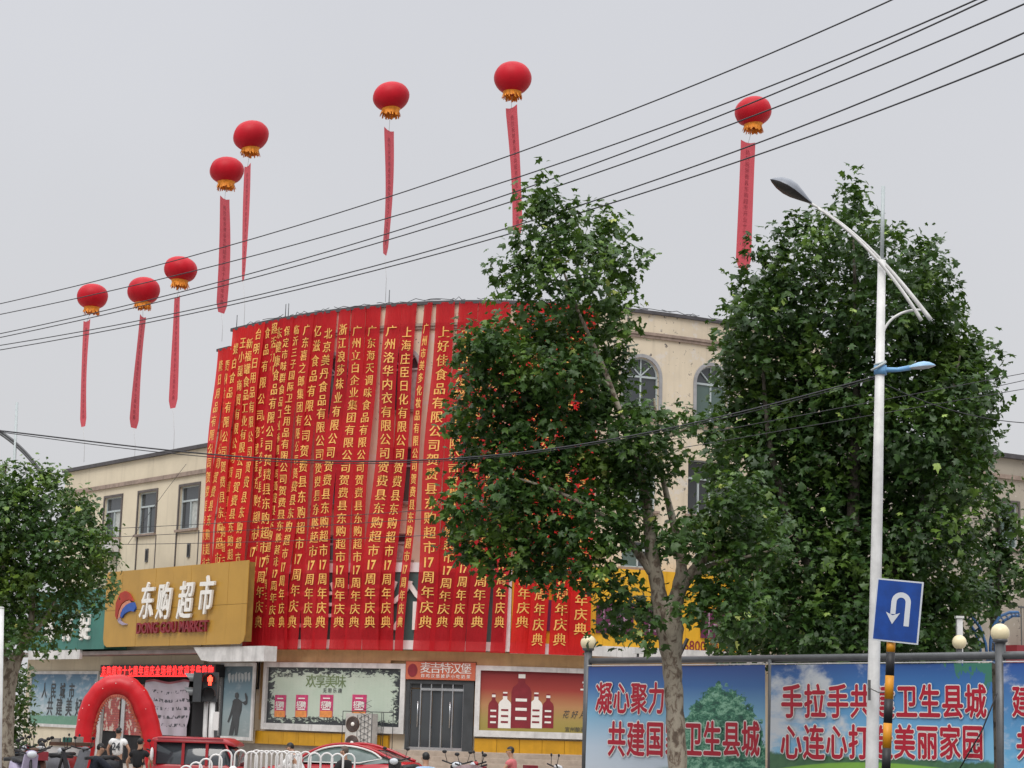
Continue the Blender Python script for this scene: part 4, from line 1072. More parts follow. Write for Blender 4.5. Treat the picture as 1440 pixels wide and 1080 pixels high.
# second globe lamp behind the fence
p = atY(1349, 903, 40); t = thing('globe_lamp_post', 'small cream globe lamp on a grey post behind the fence', 'lamp post', (p[0], p[1], 0))
MB().ball(p, .15, 18).build('lamp_globe', M['globe'], t); MB().tube([(p[0], p[1], 0), (p[0], p[1], p[2]-.14)], .06, 8).build('post', M['grey'], t)
p = atY(1349, 870, 41.5); t = thing('pale_post', 'pale square post rising behind the small globe lamp', 'post', (p[0], p[1], 0)); MB().box((p[0], p[1], p[2]/2), (.12, .12, p[2])).build('shaft', M['polewhite'], t); MB().box((p[0], p[1], p[2]+.03), (.17, .17, .05)).build('cap', M['polewhite'], t)
# playground climbing arches
pg = thing('climbing_frame', 'blue arched playground climbing ladders behind the fence at right', 'climbing frame', atY(1390, 1000, 44)*np.array([1, 1, 0]))
def pgp(x, y, dy=0): return atY(x, y, 44+dy)
for (A, B) in ((((1389, 930), (1386, 905), (1378, 882), (1366, 866), (1354, 861)), ((1380, 930), (1378, 908), (1371, 888), (1360, 872), (1350, 866))),
               (((1392, 930), (1393, 900), (1397, 880), (1406, 867), (1420, 861), (1432, 861)), ((1399, 932), (1400, 905), (1404, 884), (1412, 873), (1424, 866), (1434, 866)))):
    b = MB(); b.tube([pgp(*q) for q in A], .035, 8); b.tube([pgp(*q, .5) for q in B], .035, 8); b.build('side_rail', M['playblue'], pg)
    for i in range(min(len(A), len(B))):
        for f in ((0,) if i == len(A)-1 else (0, .5)):
            j = min(i+1, len(A)-1); a = np.array(A[i])*(1-f)+np.array(A[j])*f; c = np.array(B[i])*(1-f)+np.array(B[min(j, len(B)-1)])*f
            MB().tube([pgp(*a), pgp(*c, .5)], .022, 6).build('rung', M['playblue'], pg)

# ================================================================== STREET LAMP (near right)
YL = 29.
def lp(x, y, dy=0): return atY(x, y, YL+dy)
base = lp(1226, 1080); base[2] = 0; base[0] -= .02
sl_ = thing('street_lamp', 'tall white street lamp with crossed arms and one grey lamp head before the trees', 'street lamp', base)
b = MB(); b.tube([base, lp(1226, 1080), lp(1234, 700), lp(1240, 366)], [.105, .098, .082, .062], 16); b.build('pole', M['polewhite'], sl_)
b = MB(); b.tube([lp(1240, 368), lp(1242, 262)], .03, 10); b.build('top_pole', M['winframe'], sl_)
def spl(pts, n=24):
    P = np.array(pts, float); t = np.concatenate([[0], np.cumsum(np.linalg.norm(np.diff(P, axis=0), axis=1))]); c = np.polyfit(t, P, min(3, len(P)-1))
    return [np.array([np.polyval(c[:, k], q) for k in range(P.shape[1])]) for q in np.linspace(0, t[-1], n)]
b = MB(); b.tube([lp(x, y) for x, y in spl([(1138, 285), (1180, 312), (1215, 342), (1250, 378), (1282, 415), (1309, 450)])], np.linspace(.02, .036, 24), 8); b.build('arm', M['polewhite'], sl_)
b = MB(); b.tube([lp(x, y, -.12) for x, y in spl([(1150, 293), (1185, 318), (1215, 346), (1245, 378), (1272, 414), (1296, 451)])], np.linspace(.018, .03, 24), 8); b.build('arm', M['polewhite'], sl_)
b = MB(); b.tube([lp(x, y) for x, y in spl([(1241, 473), (1248, 456), (1262, 443), (1280, 437), (1297, 436)])], .02, 8); b.build('brace', M['polewhite'], sl_)
# lamp head: flattened tear drop
def lamp_head(par, a, c, wid, mt, md, fl_=.35):
    a = np.array(a); c = np.array(c); ax = c-a; L = np.linalg.norm(ax); ax /= L; side = np.array([0, 1., 0]); up = np.cross(side, ax); up = up/np.linalg.norm(up); 
    if up[2] < 0: up = -up
    prof = [(0, .02), (.06, .34), (.2, .78), (.38, 1.), (.55, .92), (.75, .58), (.92, .26), (1, .16)]
    for part, sg, mm in (('shell', 1, mt), ('lens', -1, md)):
        V = []; F = []; n = 8
        for t_, r in prof:
            for k in range(n+1):
                an = math.pi*k/n; V.append(a+ax*L*t_+side*math.cos(an)*r*wid+up*sg*math.sin(an)*r*wid*(fl_ if sg > 0 else fl_*.45))
        for i in range(len(prof)-1):
            for k in range(n): q = i*(n+1)+k; F.append((q, q+1, q+n+2, q+n+1))
        b = MB(); b.smooth = True; b.add(V, F); b.build(part, mm, par)
hd = thing('x', '', '', (0, 0, 0)); bpy.data.objects.remove(hd)
lamp_head(sl_, lp(1083, 252), lp(1141, 286), .21, M['lampgrey'], M['lampdark'], .75)
b = MB(); a, c = lp(1238, 527), lp(1238, 514); b.tube([a, c], .10, 12); b.build('collar', M['blue'], sl_)
b = MB(); b.tube([lp(1238, 520, -.05), lp(1262, 520), lp(1280, 517)], [.045, .035, .04], 8); b.build('small_arm', M['blue'], sl_)
lamp_head(sl_, lp(1316, 514), lp(1272, 518), .11, mat('lamp_blue_shell', (.26, .45, .66), .35), M['signwhite'], .75)
b = MB(); a = lp(1236, 511); b.tube([lp(1225, 521, -.1), lp(1236, 515, -.12), lp(1246, 509, -.1)], .02, 6); b.tube([lp(1229, 513, -.1), lp(1246, 508, -.1)], .015, 6); b.build('strap', M['winframe'], sl_)
b = MB(); a = atY(1222.5, 958, 28.8); b.box(a+np.array([0, 0, -.13]), (.035, .04, .3)); b.tube([atY(1223, 968, 28.8), atY(1236, 974, 26.5), atY(1244, 974, 24)], .008, 4); b.build('cable_clamp', M['grey'], sl_)

# ================================================================== U-TURN SIGN
YS = 23.; bp = atY(1246, 1080, YS); us = thing('u_turn_sign', 'blue square U-turn sign on a black and yellow striped pole', 'road sign', (bp[0], bp[1], 0))
zz = [atY(1250, y, YS)[2] for y in (903, 917, 950, 983, 1017, 1052)]
while zz[-1] > .3: zz.append(zz[-1]-.29)
zz[-1] = 0
xt_ = atY(1253, 903, YS)[0]
for k in range(len(zz)-1):
    f0 = (zz[k]-zz[-1])/(zz[0]); f1 = zz[k+1]/zz[0]; x0 = bp[0]+(xt_-bp[0])*(zz[k]-bp[2])/(zz[0]-bp[2]); x1 = bp[0]+(xt_-bp[0])*(zz[k+1]-bp[2])/(zz[0]-bp[2])
    b = MB(); b.tube([(x1, bp[1], zz[k+1]), (x0, bp[1], zz[k])], .052, 14); b.build('band', M['yel'] if k % 2 == 0 else M['black'], us)
cs = [atY(x, y, YS-.09) for x, y in ((1230, 900), (1290, 907), (1294, 820), (1234, 811))]
# real rectangular plate, turned a little, tilted as the photo shows
cc = sum(cs)/4; ux = (cs[1]-cs[0]+cs[2]-cs[3])/2; ux[1] = -.22; uz = (cs[3]-cs[0]+cs[2]-cs[1])/2; uz[1] = 0
W2 = np.linalg.norm(ux)/2; H2 = np.linalg.norm(uz)/2; ux /= np.linalg.norm(ux); uz -= ux*(uz@ux); uz /= np.linalg.norm(uz); nn = np.cross(ux, uz)
if nn[1] > 0: nn = -nn
def sp(x, z, w_=0): return cc+ux*x+uz*z+nn*w_
b = MB(); b.hexa([sp(x, z, .0) for x, z in ((-W2, -H2), (W2, -H2), (W2, H2), (-W2, H2))]+[sp(x, z, -.02) for x, z in ((-W2, -H2), (W2, -H2), (W2, H2), (-W2, H2))]); b.build('plate', M['signwhite'], us)
b = MB(); a, c = W2-.018, H2-.018; b.hexa([sp(x, z, .003) for x, z in ((-a, -c), (a, -c), (a, c), (-a, c))]+[sp(x, z, .001) for x, z in ((-a, -c), (a, -c), (a, c), (-a, c))]); b.build('face', M['navy'], us)
b = MB(); cx_, tk = .035, .062; R1 = .085
out = [(cx_+R1, -.17)]+[(cx_+math.cos(q)*R1, .11+math.sin(q)*R1) for q in np.linspace(0, math.pi, 12)]+[(cx_-R1, -.04)]
V = []; F = []
for i, (x, z) in enumerate(out):
    if i == 0: d = (1, 0)
    elif i == len(out)-1: d = (-1, 0)
    else: d = ((x-cx_)/R1, (z-.11)/R1)
    V += [sp(x-d[0]*tk/2, z-d[1]*tk/2, .006), sp(x+d[0]*tk/2, z+d[1]*tk/2, .006)]
for i in range(len(out)-1): F.append((2*i, 2*i+1, 2*i+3, 2*i+2))
b.add(V, F); x = cx_-R1; b.add([sp(x-.085, -.02, .006), sp(x, -.16, .006), sp(x+.085, -.02, .006), sp(x, -.055, .006)], [(0, 1, 3), (1, 2, 3)]); b.build('arrow', M['signwhite'], us)

# far left street lamp
YF = 62.; bs = atY(16, 1000, YF); s2 = thing('street_lamp', 'thin distant street lamp rising behind the left tree', 'street lamp', (bs[0], bs[1], 0))
MB().tube([(bs[0], bs[1], 0), atY(18, 700, YF), atY(24, 566, YF)], [.09, .06, .045], 10).build('pole', M['winframe'], s2)
for off in (0, 4):
    MB().tube([atY(x, y+off, YF) for x, y in spl([(-45, 585), (0, 606), (30, 630), (50, 652), (66, 678)])], .045, 6).build('arm', M['grey'], s2)
MB().tube([atY(x, y, YF) for x, y in spl([(24, 684), (34, 672), (48, 665), (60, 663)])], .03, 6).build('brace', M['winframe'], s2)
p = atY(64, 672, YF); MB().box(p, (.35, .15, .3), 0).build('bracket_end', M['grey'], s2)
lamp_head(s2, atY(-85, 575, YF), atY(-40, 587, YF), .3, M['lampgrey'], M['lampdark'], .6)
p = atY(1, 855, 34); q = atY(1, 1080, 34); t = thing('white_post', 'plain white post at the left edge of the view beside the left tree', 'post', (p[0], p[1], 0)); MB().tube([(q[0], q[1], 0), p], [.08, .06], 12).build('shaft', M['polewhite'], t); MB().tube([p, p+np.array([0, 0, .02])], [.068, .05], 12).build('cap', M['polewhite'], t)

# ================================================================== WIRES
def depth(x): return 21+(1440-x)/1440*26
def wire(pts, label, r=.012, dfn=depth, group='overhead wires crossing the sky', x0=-300, x1=1700, deg=2, n=40):
    P = np.array(pts, float); c = np.polyfit(P[:, 0], P[:, 1], min(deg, len(P)-1)); q = []
    for x in np.linspace(x0, x1, n): q.append(atY(x, np.polyval(c, x), dfn(x)))
    b = MB(); b.tube(q, r, 5); o = b.build('power_line', M['wire']); tag(o, label, 'cable', group); return o
wire([(0, 425), (80, 409), (270, 364), (660, 237), (1100, 66), (1258, 0)], 'topmost of the black wires crossing the sky')
wire([(0, 440), (80, 427), (440, 340), (660, 271), (1100, 111), (1377, 0)], 'second wire from the top, reaching the upper edge near the right')
wire([(0, 468), (80, 452), (440, 364), (660, 291), (1100, 123), (1392, 0)], 'third wire from the top, just under the second')
wire([(0, 473), (80, 458), (440, 371), (660, 303), (1100, 143), (1440, 8)], 'fourth wire from the top, close below the third on the left')
wire([(0, 484), (80, 473), (440, 400), (660, 336), (1100, 185), (1440, 48)], 'fifth wire from the top, upper of the lowest pair')
wire([(0, 490), (80, 479), (440, 406), (660, 345), (1100, 201), (1440, 78)], 'sixth and lowest wire of the sky bundle')
d2 = lambda x: 31 - (x-0)/1440*2.
wire([(0, 605), (110, 619), (240, 636), (400, 644), (560, 645), (740, 640), (860, 618), (960, 598), (1020, 584), (1100, 563), (1180, 543), (1230, 531)], 'thick black cable sagging across the banners and through the trees', .012, d2, 'low cables across the facade', -200, 1232, 4, 60)
wire([(0, 607), (110, 622), (240, 641), (400, 647), (560, 648), (740, 642), (860, 621), (960, 601), (1020, 587), (1100, 566), (1180, 546), (1230, 534)], 'second black cable twisted with the thick sagging one', .007, d2, 'low cables across the facade', -200, 1232, 4, 60)
wire([(1222, 530), (1260, 545), (1320, 572), (1380, 588), (1440, 594)], 'thin cable running right from the white lamp pole', .007, lambda x: 29, 'low cables across the facade', 1222, 1600, 2, 20)
d3 = lambda x: 55
for k, (y0, y1, lab) in enumerate(((746, 716, 'uppermost of three thin wires before the left wing windows'), (758, 728, 'middle of three thin wires before the left wing windows'), (766, 752, 'lowest of three thin wires before the left wing windows'))):
    wire([(100, y0), (320, (y0+y1)/2+4), (620, y1)], lab, .009, d3, 'thin wires across the lower facade', 100, 640, 2, 20)
for k, (y0, lab) in enumerate(((619, 'upper thin wire between the two big trees'), (633, 'lower thin wire between the two big trees'))):
    wire([(940, y0), (1440, y0-94+k*8)], lab, .008, lambda x: 40, 'thin wires on the right', 940, 1600, 1, 12)
wire([(1380, 548), (1440, 535)], 'short thin wire leaving the right tree', .009, lambda x: 45, 'thin wires on the right', 1300, 1600, 1, 8)
wire([(180, 765), (215, 715), (260, 655)], 'thin slack wire slanting up across the left wing wall', .008, lambda x: 66, 'thin wires across the lower facade', 180, 262, 2, 12)

# ================================================================== TREES
def leaf_material(name, c1, c2, c3):
    g = NG(name); ge = g.n('ShaderNodeNewGeometry')
    r = ge.outputs['Random Per Island']; n = g.step(g.noise(.85, 3, .6, g.geo()), .5, .68)
    col = g.mix(r, c1, c2); k = g.math('MULTIPLY', n, g.math('ADD', .35, g.math('MULTIPLY', r, .6)))
    col = g.mix(k, col, c3)
    pale = g.step(r, .988, .993); col = g.mix(pale, col, tuple(min(.5, x*2.2+.05) for x in c3))
    g.fin(col, .45, 0, .45)
    tl = g.n('ShaderNodeBsdfTranslucent'); g.l(g.mix(.4, col, (.12, .22, .02)), tl.inputs[0])
    a = g.n('ShaderNodeMixShader'); a.inputs[0].default_value = .26; g.l(g.b.outputs[0], a.inputs[1]); g.l(tl.outputs[0], a.inputs[2]); g.l(a.outputs[0], g.out.inputs[0])
    return g.mat
def bark_mat(name, a, c):
    g = NG(name); v = g.geo((1, 1, .6)); k = g.ramp(g.noise(9, 6, .68, v, .5), [(.38, a), (.45, tuple(x*1.7 for x in a)), (.5, c), (.68, tuple(x*1.25 for x in c))])
    g.bump(g.noise(16, 5, .7, g.geo((1, 1, .4))), .6, .03); return g.fin(k, .85, 0, .2)
M['bark'] = bark_mat('plane_bark', (.11, .085, .065), (.30, .265, .21)); M['bark_dark'] = bark_mat('dark_bark', (.03, .026, .02), (.09, .08, .065))
LEAF = np.array([(0, 0), (.22, .0), (.47, .12), (.30, .30), (.52, .58), (.20, .62), (0, 1.0), (-.20, .62), (-.52, .58), (-.30, .30), (-.47, .12), (-.22, 0)])
def crown(par, blobs, Y, size, per, mt, depth_scale=.8, seed=1, dens=1., yj=1.0, twig=.30):
    """leafy sprays: many palmate leaves round twig ends spread through ellipsoid volumes"""
    rg = np.random.default_rng(seed); P = []; NRM = []
    ppm = FPX/Y
    for (px, py, rx, ry, *o) in blobs:
        dy = o[0] if o else rg.uniform(-yj, yj)
        c = atY(px, py, Y+dy); a, h = rx/ppm, ry/ppm; d = (a+h)/2*depth_scale
        nt_ = max(6, int((dens(py) if callable(dens) else dens)*(a*h*.55+a*d*.3+h*d*.3)*per))
        u = rg.normal(size=(nt_, 3)); u /= np.linalg.norm(u, axis=1)[:, None]; r = rg.uniform(.35, 1.06, (nt_, 1))**.6
        r *= 1+.16*np.sin(u[:, :1]*7+px)*np.cos(u[:, 2:3]*6+py)
        tp_ = c+u*r*np.array([a, d, h])
        for q, un in zip(tp_, u):
            m_ = rg.integers(5, 12); out = un*.7+np.array([0, -.15, .45])+rg.normal(size=3)*.35
            out /= np.linalg.norm(out); tt = rg.uniform(0, 1, (m_, 1)); 
            pts = q+out*(tt-.3)*twig*1.5+rg.normal(size=(m_, 3))*twig*.36
            P.append(pts); nn_ = np.array([0, 0, .75])+out*.6+rg.normal(size=(m_, 3))*.55; NRM.append(nn_)
    P = np.concatenate(P); NRM = np.concatenate(NRM); NRM /= np.linalg.norm(NRM, axis=1)[:, None]; n = len(P)
    t_ = rg.normal(size=(n, 3)); t_[:, 2] -= .7; t_ -= NRM*(t_*NRM).sum(1)[:, None]; t_ /= np.linalg.norm(t_, axis=1)[:, None]; sd_ = np.cross(NRM, t_)
    sz = size*rg.uniform(.45, 1.3, n); fold = rg.uniform(.1, .55, n); K = len(LEAF)
    L = np.concatenate([LEAF, [(0, .38)]]); V = np.zeros((n, K+1, 3))
    xs_ = rg.uniform(.6, 1.15, n)[:, None]; curl = rg.uniform(-.1, .6, n); jx = rg.normal(size=(n, K+1))*.05; jy = rg.normal(size=(n, K+1))*.05
    for k in range(K+1):
        x, y = L[k]; xx = (x+jx[:, k])[:, None]*xs_; yy = (y+jy[:, k])[:, None]; z = -fold*abs(x)-curl*y*y+.12*np.sin(x*9+curl*20)*abs(x)
        V[:, k] = P+(sd_*xx+t_*yy)*sz[:, None]+NRM*(z*sz)[:, None]
    tri = np.array([(k, (k+1) % K, K) for k in range(K)]); F = (tri[None]+(np.arange(n)*(K+1))[:, None, None]).reshape(-1, 3)
    me = bpy.data.meshes.new('crown'); o = bpy.data.objects.new('crown', me)
    V = V.reshape(-1, 3)-np.array(worldloc(par)); me.vertices.add(len(V)); me.vertices.foreach_set('co', V.ravel())
    me.loops.add(F.size); me.loops.foreach_set('vertex_index', F.ravel().astype(np.int32)); me.polygons.add(len(F)); me.polygons.foreach_set('loop_start', np.arange(len(F), dtype=np.int32)*3)
    me.update(); me.materials.append(mt); o.parent = par; COL.objects.link(o); o['kind'] = 'stuff'; print('leaves', n)
    return o
def limbs(par, paths, Y, mt, names=None):
    for i, (pts, rad) in enumerate(paths):
        q = [atY(p[0], p[1], Y+(p[2] if len(p) > 2 else 0)) for p in pts]
        b = MB(); P = spl3(q, 5); rr = np.interp(np.linspace(0, len(rad)-1, len(P)), range(len(rad)), rad)
        rr = [r*(1+.06*math.sin(k*2.3+i)) for k, r in enumerate(rr)]
        b.tube(P, rr, 12); b.build('trunk' if i == 0 else 'limb', mt, par)
def spl3(q, sub):
    q = [np.array(p) for p in q]
    if len(q) < 3: return q
    out = []; e_ = [2*q[0]-q[1]]+q+[2*q[-1]-q[-2]]
    for i in range(len(q)-1):
        p0, p1, p2, p3 = e_[i:i+4]
        for k in range(sub):
            t = k/sub; out.append(.5*((2*p1)+(-p0+p2)*t+(2*p0-5*p1+4*p2-p3)*t*t+(-p0+3*p1-3*p2+p3)*t**3))
    out.append(q[-1]); return out
LM1 = leaf_material('plane_leaf', (.025, .062, .015), (.058, .128, .022), (.18, .30, .038))
LM2 = leaf_material('plane_leaf_deep', (.018, .048, .013), (.046, .104, .020), (.14, .24, .034))
LM3 = leaf_material('left_tree_leaf', (.026, .066, .016), (.060, .134, .024), (.20, .31, .038))
Y1 = 33.; p = atY(946, 1080, Y1); tr1 = thing('plane_tree', 'plane tree with mottled trunk standing in front of the tree hoarding', 'tree', (p[0], p[1], 0))
limbs(tr1, [([(955, 1180), (953, 1080), (949, 1000), (945, 935), (942, 885), (940, 845)], [.19, .165, .155, .165, .235, .20]),
            ([(932, 872), (924, 820), (915, 770), (908, 700), (885, 620), (850, 520), (810, 430), (775, 330)], [.15, .13, .11, .085, .06, .042, .028, .012]),
            ([(945, 868), (956, 820), (958, 790), (948, 740, .3), (930, 660, .5), (920, 560, .6)], [.15, .12, .09, .07, .045, .02]),
            ([(948, 850), (968, 815), (998, 797), (1035, 786, -.4), (1080, 775, -.5), (1115, 752, -.5)], [.11, .08, .055, .035, .018, .006]),
            ([(952, 845), (975, 800), (1005, 780), (1030, 758, .4), (1060, 735, .5), (1080, 705, .5)], [.085, .07, .05, .03, .015, .006]),
            ([(922, 810), (895, 775), (875, 750), (840, 720, -.4), (780, 690, -.6), (720, 670, -.5)], [.10, .07, .055, .045, .03, .015]),
            ([(906, 690), (870, 640, .4), (800, 600, .6), (730, 560, .4)], [.07, .05, .03, .015]),
            ([(860, 545), (820, 520, -.5), (760, 500, -.6)], [.045, .03, .012]), ([(900, 650), (930, 620, -.3), (970, 600, -.4)], [.045, .03, .012])], Y1, M['bark'])
B1 = [(762, 272, 22, 24), (770, 305, 38, 36), (822, 330, 38, 38), (752, 350, 42, 36), (800, 375, 55, 38), (858, 335, 30, 34), (872, 378, 36, 36), (720, 392, 26, 28), (765, 415, 45, 34), (835, 425, 50, 34), (868, 440, 24, 34),
      (738, 470, 55, 34), (800, 480, 60, 36), (668, 490, 30, 30), (700, 505, 45, 34), (780, 520, 65, 38), (855, 505, 36, 38), (665, 550, 25, 20), (720, 555, 60, 34), (800, 565, 70, 38), (870, 575, 40, 34), (645, 590, 24, 14),
      (690, 605, 50, 28), (760, 620, 70, 36), (845, 625, 60, 36), (905, 615, 40, 34), (950, 600, 30, 18), (985, 600, 22, 12), (680, 655, 45, 30), (740, 675, 65, 36), (820, 685, 65, 38), (890, 670, 45, 34), (935, 645, 28, 24),
      (650, 715, 32, 26), (690, 735, 50, 32), (760, 740, 65, 34), (835, 745, 52, 34), (890, 730, 28, 26), (665, 765, 35, 24), (720, 785, 50, 24), (785, 790, 55, 28), (845, 795, 36, 24), (770, 822, 20, 12), (865, 830, 24, 22), (885, 858, 36, 22),
      (860, 885, 20, 14), (905, 880, 16, 20), (985, 745, 36, 22), (1025, 735, 45, 28), (1065, 755, 40, 30), (1085, 765, 26, 18, -.5), (1045, 790, 34, 14, -.4), (1020, 835, 34, 22), (1045, 865, 30, 22), (1000, 815, 24, 16, -.5), (960, 760, 28, 20), (1010, 775, 35, 18), (925, 765, 22, 16), (1000, 850, 34, 16), (965, 860, 20, 12), (1040, 700, 36, 22)]
crown(tr1, B1, Y1, .142, 270, LM1, seed=3, dens=lambda y: .62 if y < 440 else .85 if y < 480 else 1.0, yj=.9, twig=.26)
Y2 = 43.; p = atY(1200, 1080, Y2); tr2 = thing('plane_tree', 'biggest and densest plane tree, behind the white street lamp and the fence', 'tree', (p[0], p[1], 0))
limbs(tr2, [([(1195, 1180), (1195, 1000), (1196, 920), (1198, 850)], [.33, .3, .27, .22]), ([(1198, 860), (1200, 700), (1205, 520), (1200, 330)], [.2, .14, .08, .02]),
            ([(1196, 880), (1130, 780), (1085, 640), (1070, 480)], [.16, .11, .07, .02]), ([(1198, 880), (1270, 780), (1320, 640), (1350, 500)], [.16, .11, .07, .02])], Y2, M['bark_dark'])
B2 = [(1198, 292, 18, 24), (1202, 330, 34, 34), (1155, 345, 32, 28), (1115, 372, 34, 30), (1240, 360, 32, 32), (1304, 362, 18, 22), (1300, 395, 30, 32), (1072, 400, 18, 26), (1255, 398, 34, 34), (1185, 390, 55, 44), (1055, 435, 30, 36), (1110, 430, 50, 42),
      (1322, 430, 20, 22), (1300, 455, 40, 40), (1240, 450, 60, 50), (1170, 470, 70, 50), (1045, 490, 38, 40), (1095, 510, 60, 48), (1355, 480, 20, 22), (1342, 508, 40, 40), (1290, 520, 60, 50), (1210, 550, 75, 55), (1130, 570, 70, 50), (1050, 560, 42, 40),
      (1376, 555, 26, 34), (1350, 580, 50, 48), (1280, 610, 70, 50), (1378, 625, 24, 30), (1190, 640, 75, 55), (1100, 640, 62, 48), (1040, 620, 34, 26), (1040, 690, 40, 34), (1330, 670, 62, 46), (1250, 700, 70, 52), (1160, 720, 75, 55), (1080, 730, 55, 44),
      (1310, 755, 62, 44), (1230, 790, 75, 52), (1140, 800, 70, 50), (1065, 800, 50, 44), (1300, 830, 62, 44), (1360, 840, 30, 26), (1215, 870, 75, 42), (1130, 880, 66, 40), (1055, 870, 44, 36), (1290, 895, 60, 30), (1030, 905, 24, 20), (1340, 905, 26, 18), (1010, 640, 14, 30)]
B2b = [(x, y, r*1.0, q*1.0, .9+1.3*((i*37) % 10)/10) for i, (x, y, r, q) in enumerate(B2) ]+[(1200, 925, 80, 26, .5), (1120, 925, 60, 24, .5), (1290, 925, 60, 20, .4), (1050, 915, 40, 20, .4), (1190, 880, 60, 40, -1.4), (1240, 900, 50, 30, -1.3), (1150, 905, 50, 25, -1.3), (1330, 915, 40, 18, .2)]
T2 = [(1066, 350, 9, 12, 0), (1093, 332, 8, 11, 0), (1130, 322, 10, 12, 0), (1165, 310, 8, 12, 0), (1198, 272, 8, 10, 0), (1268, 338, 9, 12, 0), (1308, 346, 8, 12, 0), (1330, 385, 9, 12, 0), (1400, 515, 10, 12, 0), (1040, 385, 8, 12, 0)]
crown(tr2, B2+B2b+T2, Y2, .188, 112, LM2, seed=5, dens=lambda y: .66 if y < 420 else .8 if y < 500 else 1., yj=1.1, twig=.36)
Y3 = 50.; p = atY(1400, 1080, Y3); tr3 = thing('small_tree', 'smaller dark tree behind the big plane tree at the right edge', 'tree', (p[0], p[1], 0))
limbs(tr3, [([(1402, 1150), (1400, 950), (1398, 850)], [.2, .16, .1]), ([(1398, 860), (1405, 780), (1400, 700)], [.1, .07, .02])], Y3, M['bark_dark'])
crown(tr3, [(1385, 700, 28, 26), (1400, 735, 34, 32), (1425, 765, 28, 28), (1385, 780, 40, 34), (1420, 815, 34, 28), (1375, 830, 36, 24), (1440, 800, 30, 26), (1400, 850, 30, 12)], Y3, .2, 90, LM2, seed=8, yj=.6, twig=.32)
Y4 = 48.; p = atY(8, 1080, Y4); tr4 = thing('roadside_tree', 'round leafy tree at the left edge in front of the green sign', 'tree', (p[0], p[1], 0))
limbs(tr4, [([(2, 1150), (4, 1080), (6, 1000), (14, 950), (28, 915)], [.3, .28, .25, .2, .14]), ([(24, 922), (42, 880), (50, 820), (70, 740)], [.11, .08, .05, .02]), ([(34, 905), (60, 875), (80, 840), (110, 800)], [.07, .05, .03, .01]), ([(14, 950), (-10, 880), (-20, 780), (0, 700)], [.12, .08, .05, .02])], Y4, M['bark'])
B4 = [(60, 690, 36, 26), (18, 690, 30, 22), (-20, 700, 40, 40), (100, 712, 34, 26), (125, 735, 26, 22), (70, 730, 50, 36), (15, 735, 50, 40), (-40, 760, 50, 50), (135, 770, 24, 24), (95, 775, 50, 34), (40, 785, 55, 38), (-10, 800, 55, 44), (142, 808, 18, 18), (115, 815, 38, 28), (65, 830, 55, 34), (10, 850, 50, 36), (-50, 850, 50, 40),
      (130, 843, 22, 14), (90, 860, 40, 18), (45, 875, 45, 20), (-10, 895, 40, 24), (95, 880, 18, 10), (60, 905, 24, 10), (15, 895, 25, 12)]
crown(tr4, B4+[(150, 790, 14, 16), (150, 822, 12, 12), (138, 750, 14, 14), (60, 668, 16, 10), (30, 665, 14, 12)], Y4, .15, 155, LM3, seed=12, dens=1., yj=1.2, twig=.3)
p = atY(14, 1080, 56); bu = thing('hedge_bush', 'dark bush behind the trunk of the left tree', 'bush', (p[0], p[1], 0))
limbs(bu, [([(14, 1120), (12, 1040), (14, 960)], [.08, .05, .02])], 56, M['bark_dark'])
crown(bu, [(18, 950, 26, 26), (8, 985, 32, 30), (24, 1010, 20, 30), (-5, 1040, 36, 30), (15, 1055, 22, 22), (-30, 950, 40, 60)], 56, .16, 110, LM2, seed=14, yj=.5)
p = atY(4, 700, 70); cf = thing('conifer_tree', 'dark conifer tip showing behind the left tree', 'tree', (p[0], p[1], 0))
limbs(cf, [([(2, 1100), (4, 900), (8, 655)], [.25, .15, .03])], 70, M['bark_dark'])
crown(cf, [(4, 664, 8, 12), (6, 680, 16, 12), (-8, 696, 30, 16), (10, 706, 22, 14), (-10, 730, 40, 24), (-10, 770, 50, 30), (-10, 820, 60, 40)], 70, .16, 90, LM2, seed=15, yj=.3, twig=.25)

# ================================================================== INFLATABLE ARCH
YA = 62.; cL = atY(117, 1040, YA); cR = atY(217, 1046, YA); tpz = atY(163, 949, YA)[2]
ar = thing('inflatable_arch', 'red inflatable arch in front of the supermarket entrance', 'arch', (float((cL[0]+cR[0])/2), YA, .1))
r_ = .33; pts = [atY(x, y, YA) for x, y in ((116, 1088), (118, 1060), (120, 1035), (123, 1012), (129, 992), (139, 976), (152, 966), (166, 963), (180, 966), (192, 976), (201, 992), (208, 1012), (213, 1035), (217, 1060), (220, 1088))]
cxm = (cL[0]+cR[0])/2; cz = atY(166, 1010, YA)[2]
P = spl3(pts, 3); rr = [r_*(1+.035*math.sin(k*2.1)+.02*math.sin(k*5.3)) for k in range(len(P))]
b = MB(); b.tube(P, rr, 20); b.build('tube', mat('arch_red', (.50, .008, .015), .38, .12, 2, bump=.1), ar)
b = MB()
for q in range(len(P)-1):
    if 3 < q < len(P)-3:
        d = P[q+1]-P[q]; 
        for sg in (-1,):
            c = P[q]; cen = np.array([cxm, YA, cz]); inn = (cen-c); inn /= np.linalg.norm(inn)
            for e_ in range(2):
                s_ = c+inn*(r_*.93)+np.array([0, -.1-.14*e_, 0]); b.add([s_, s_+d*.8, s_+d*.4+inn*.13+np.array([0, -.05, 0])], [(0, 1, 2)])
b.build('fringe', mat('arch_fringe', (.30, .06, .03), .6, .4, 9), ar)
b = MB()
for q in range(11):
    k = random.randint(3, len(P)-4); an = random.uniform(-.3, 1.4); c = P[k]; out = c-np.array([cxm, YA, cz]); out /= np.linalg.norm(out)
    s_ = c+out*math.sin(an)*r_*1.005+np.array([0, -math.cos(an)*r_*1.005, 0]); b.ball(s_, .016, 6)
b.build('seam_button', M['letterwhite'], ar)

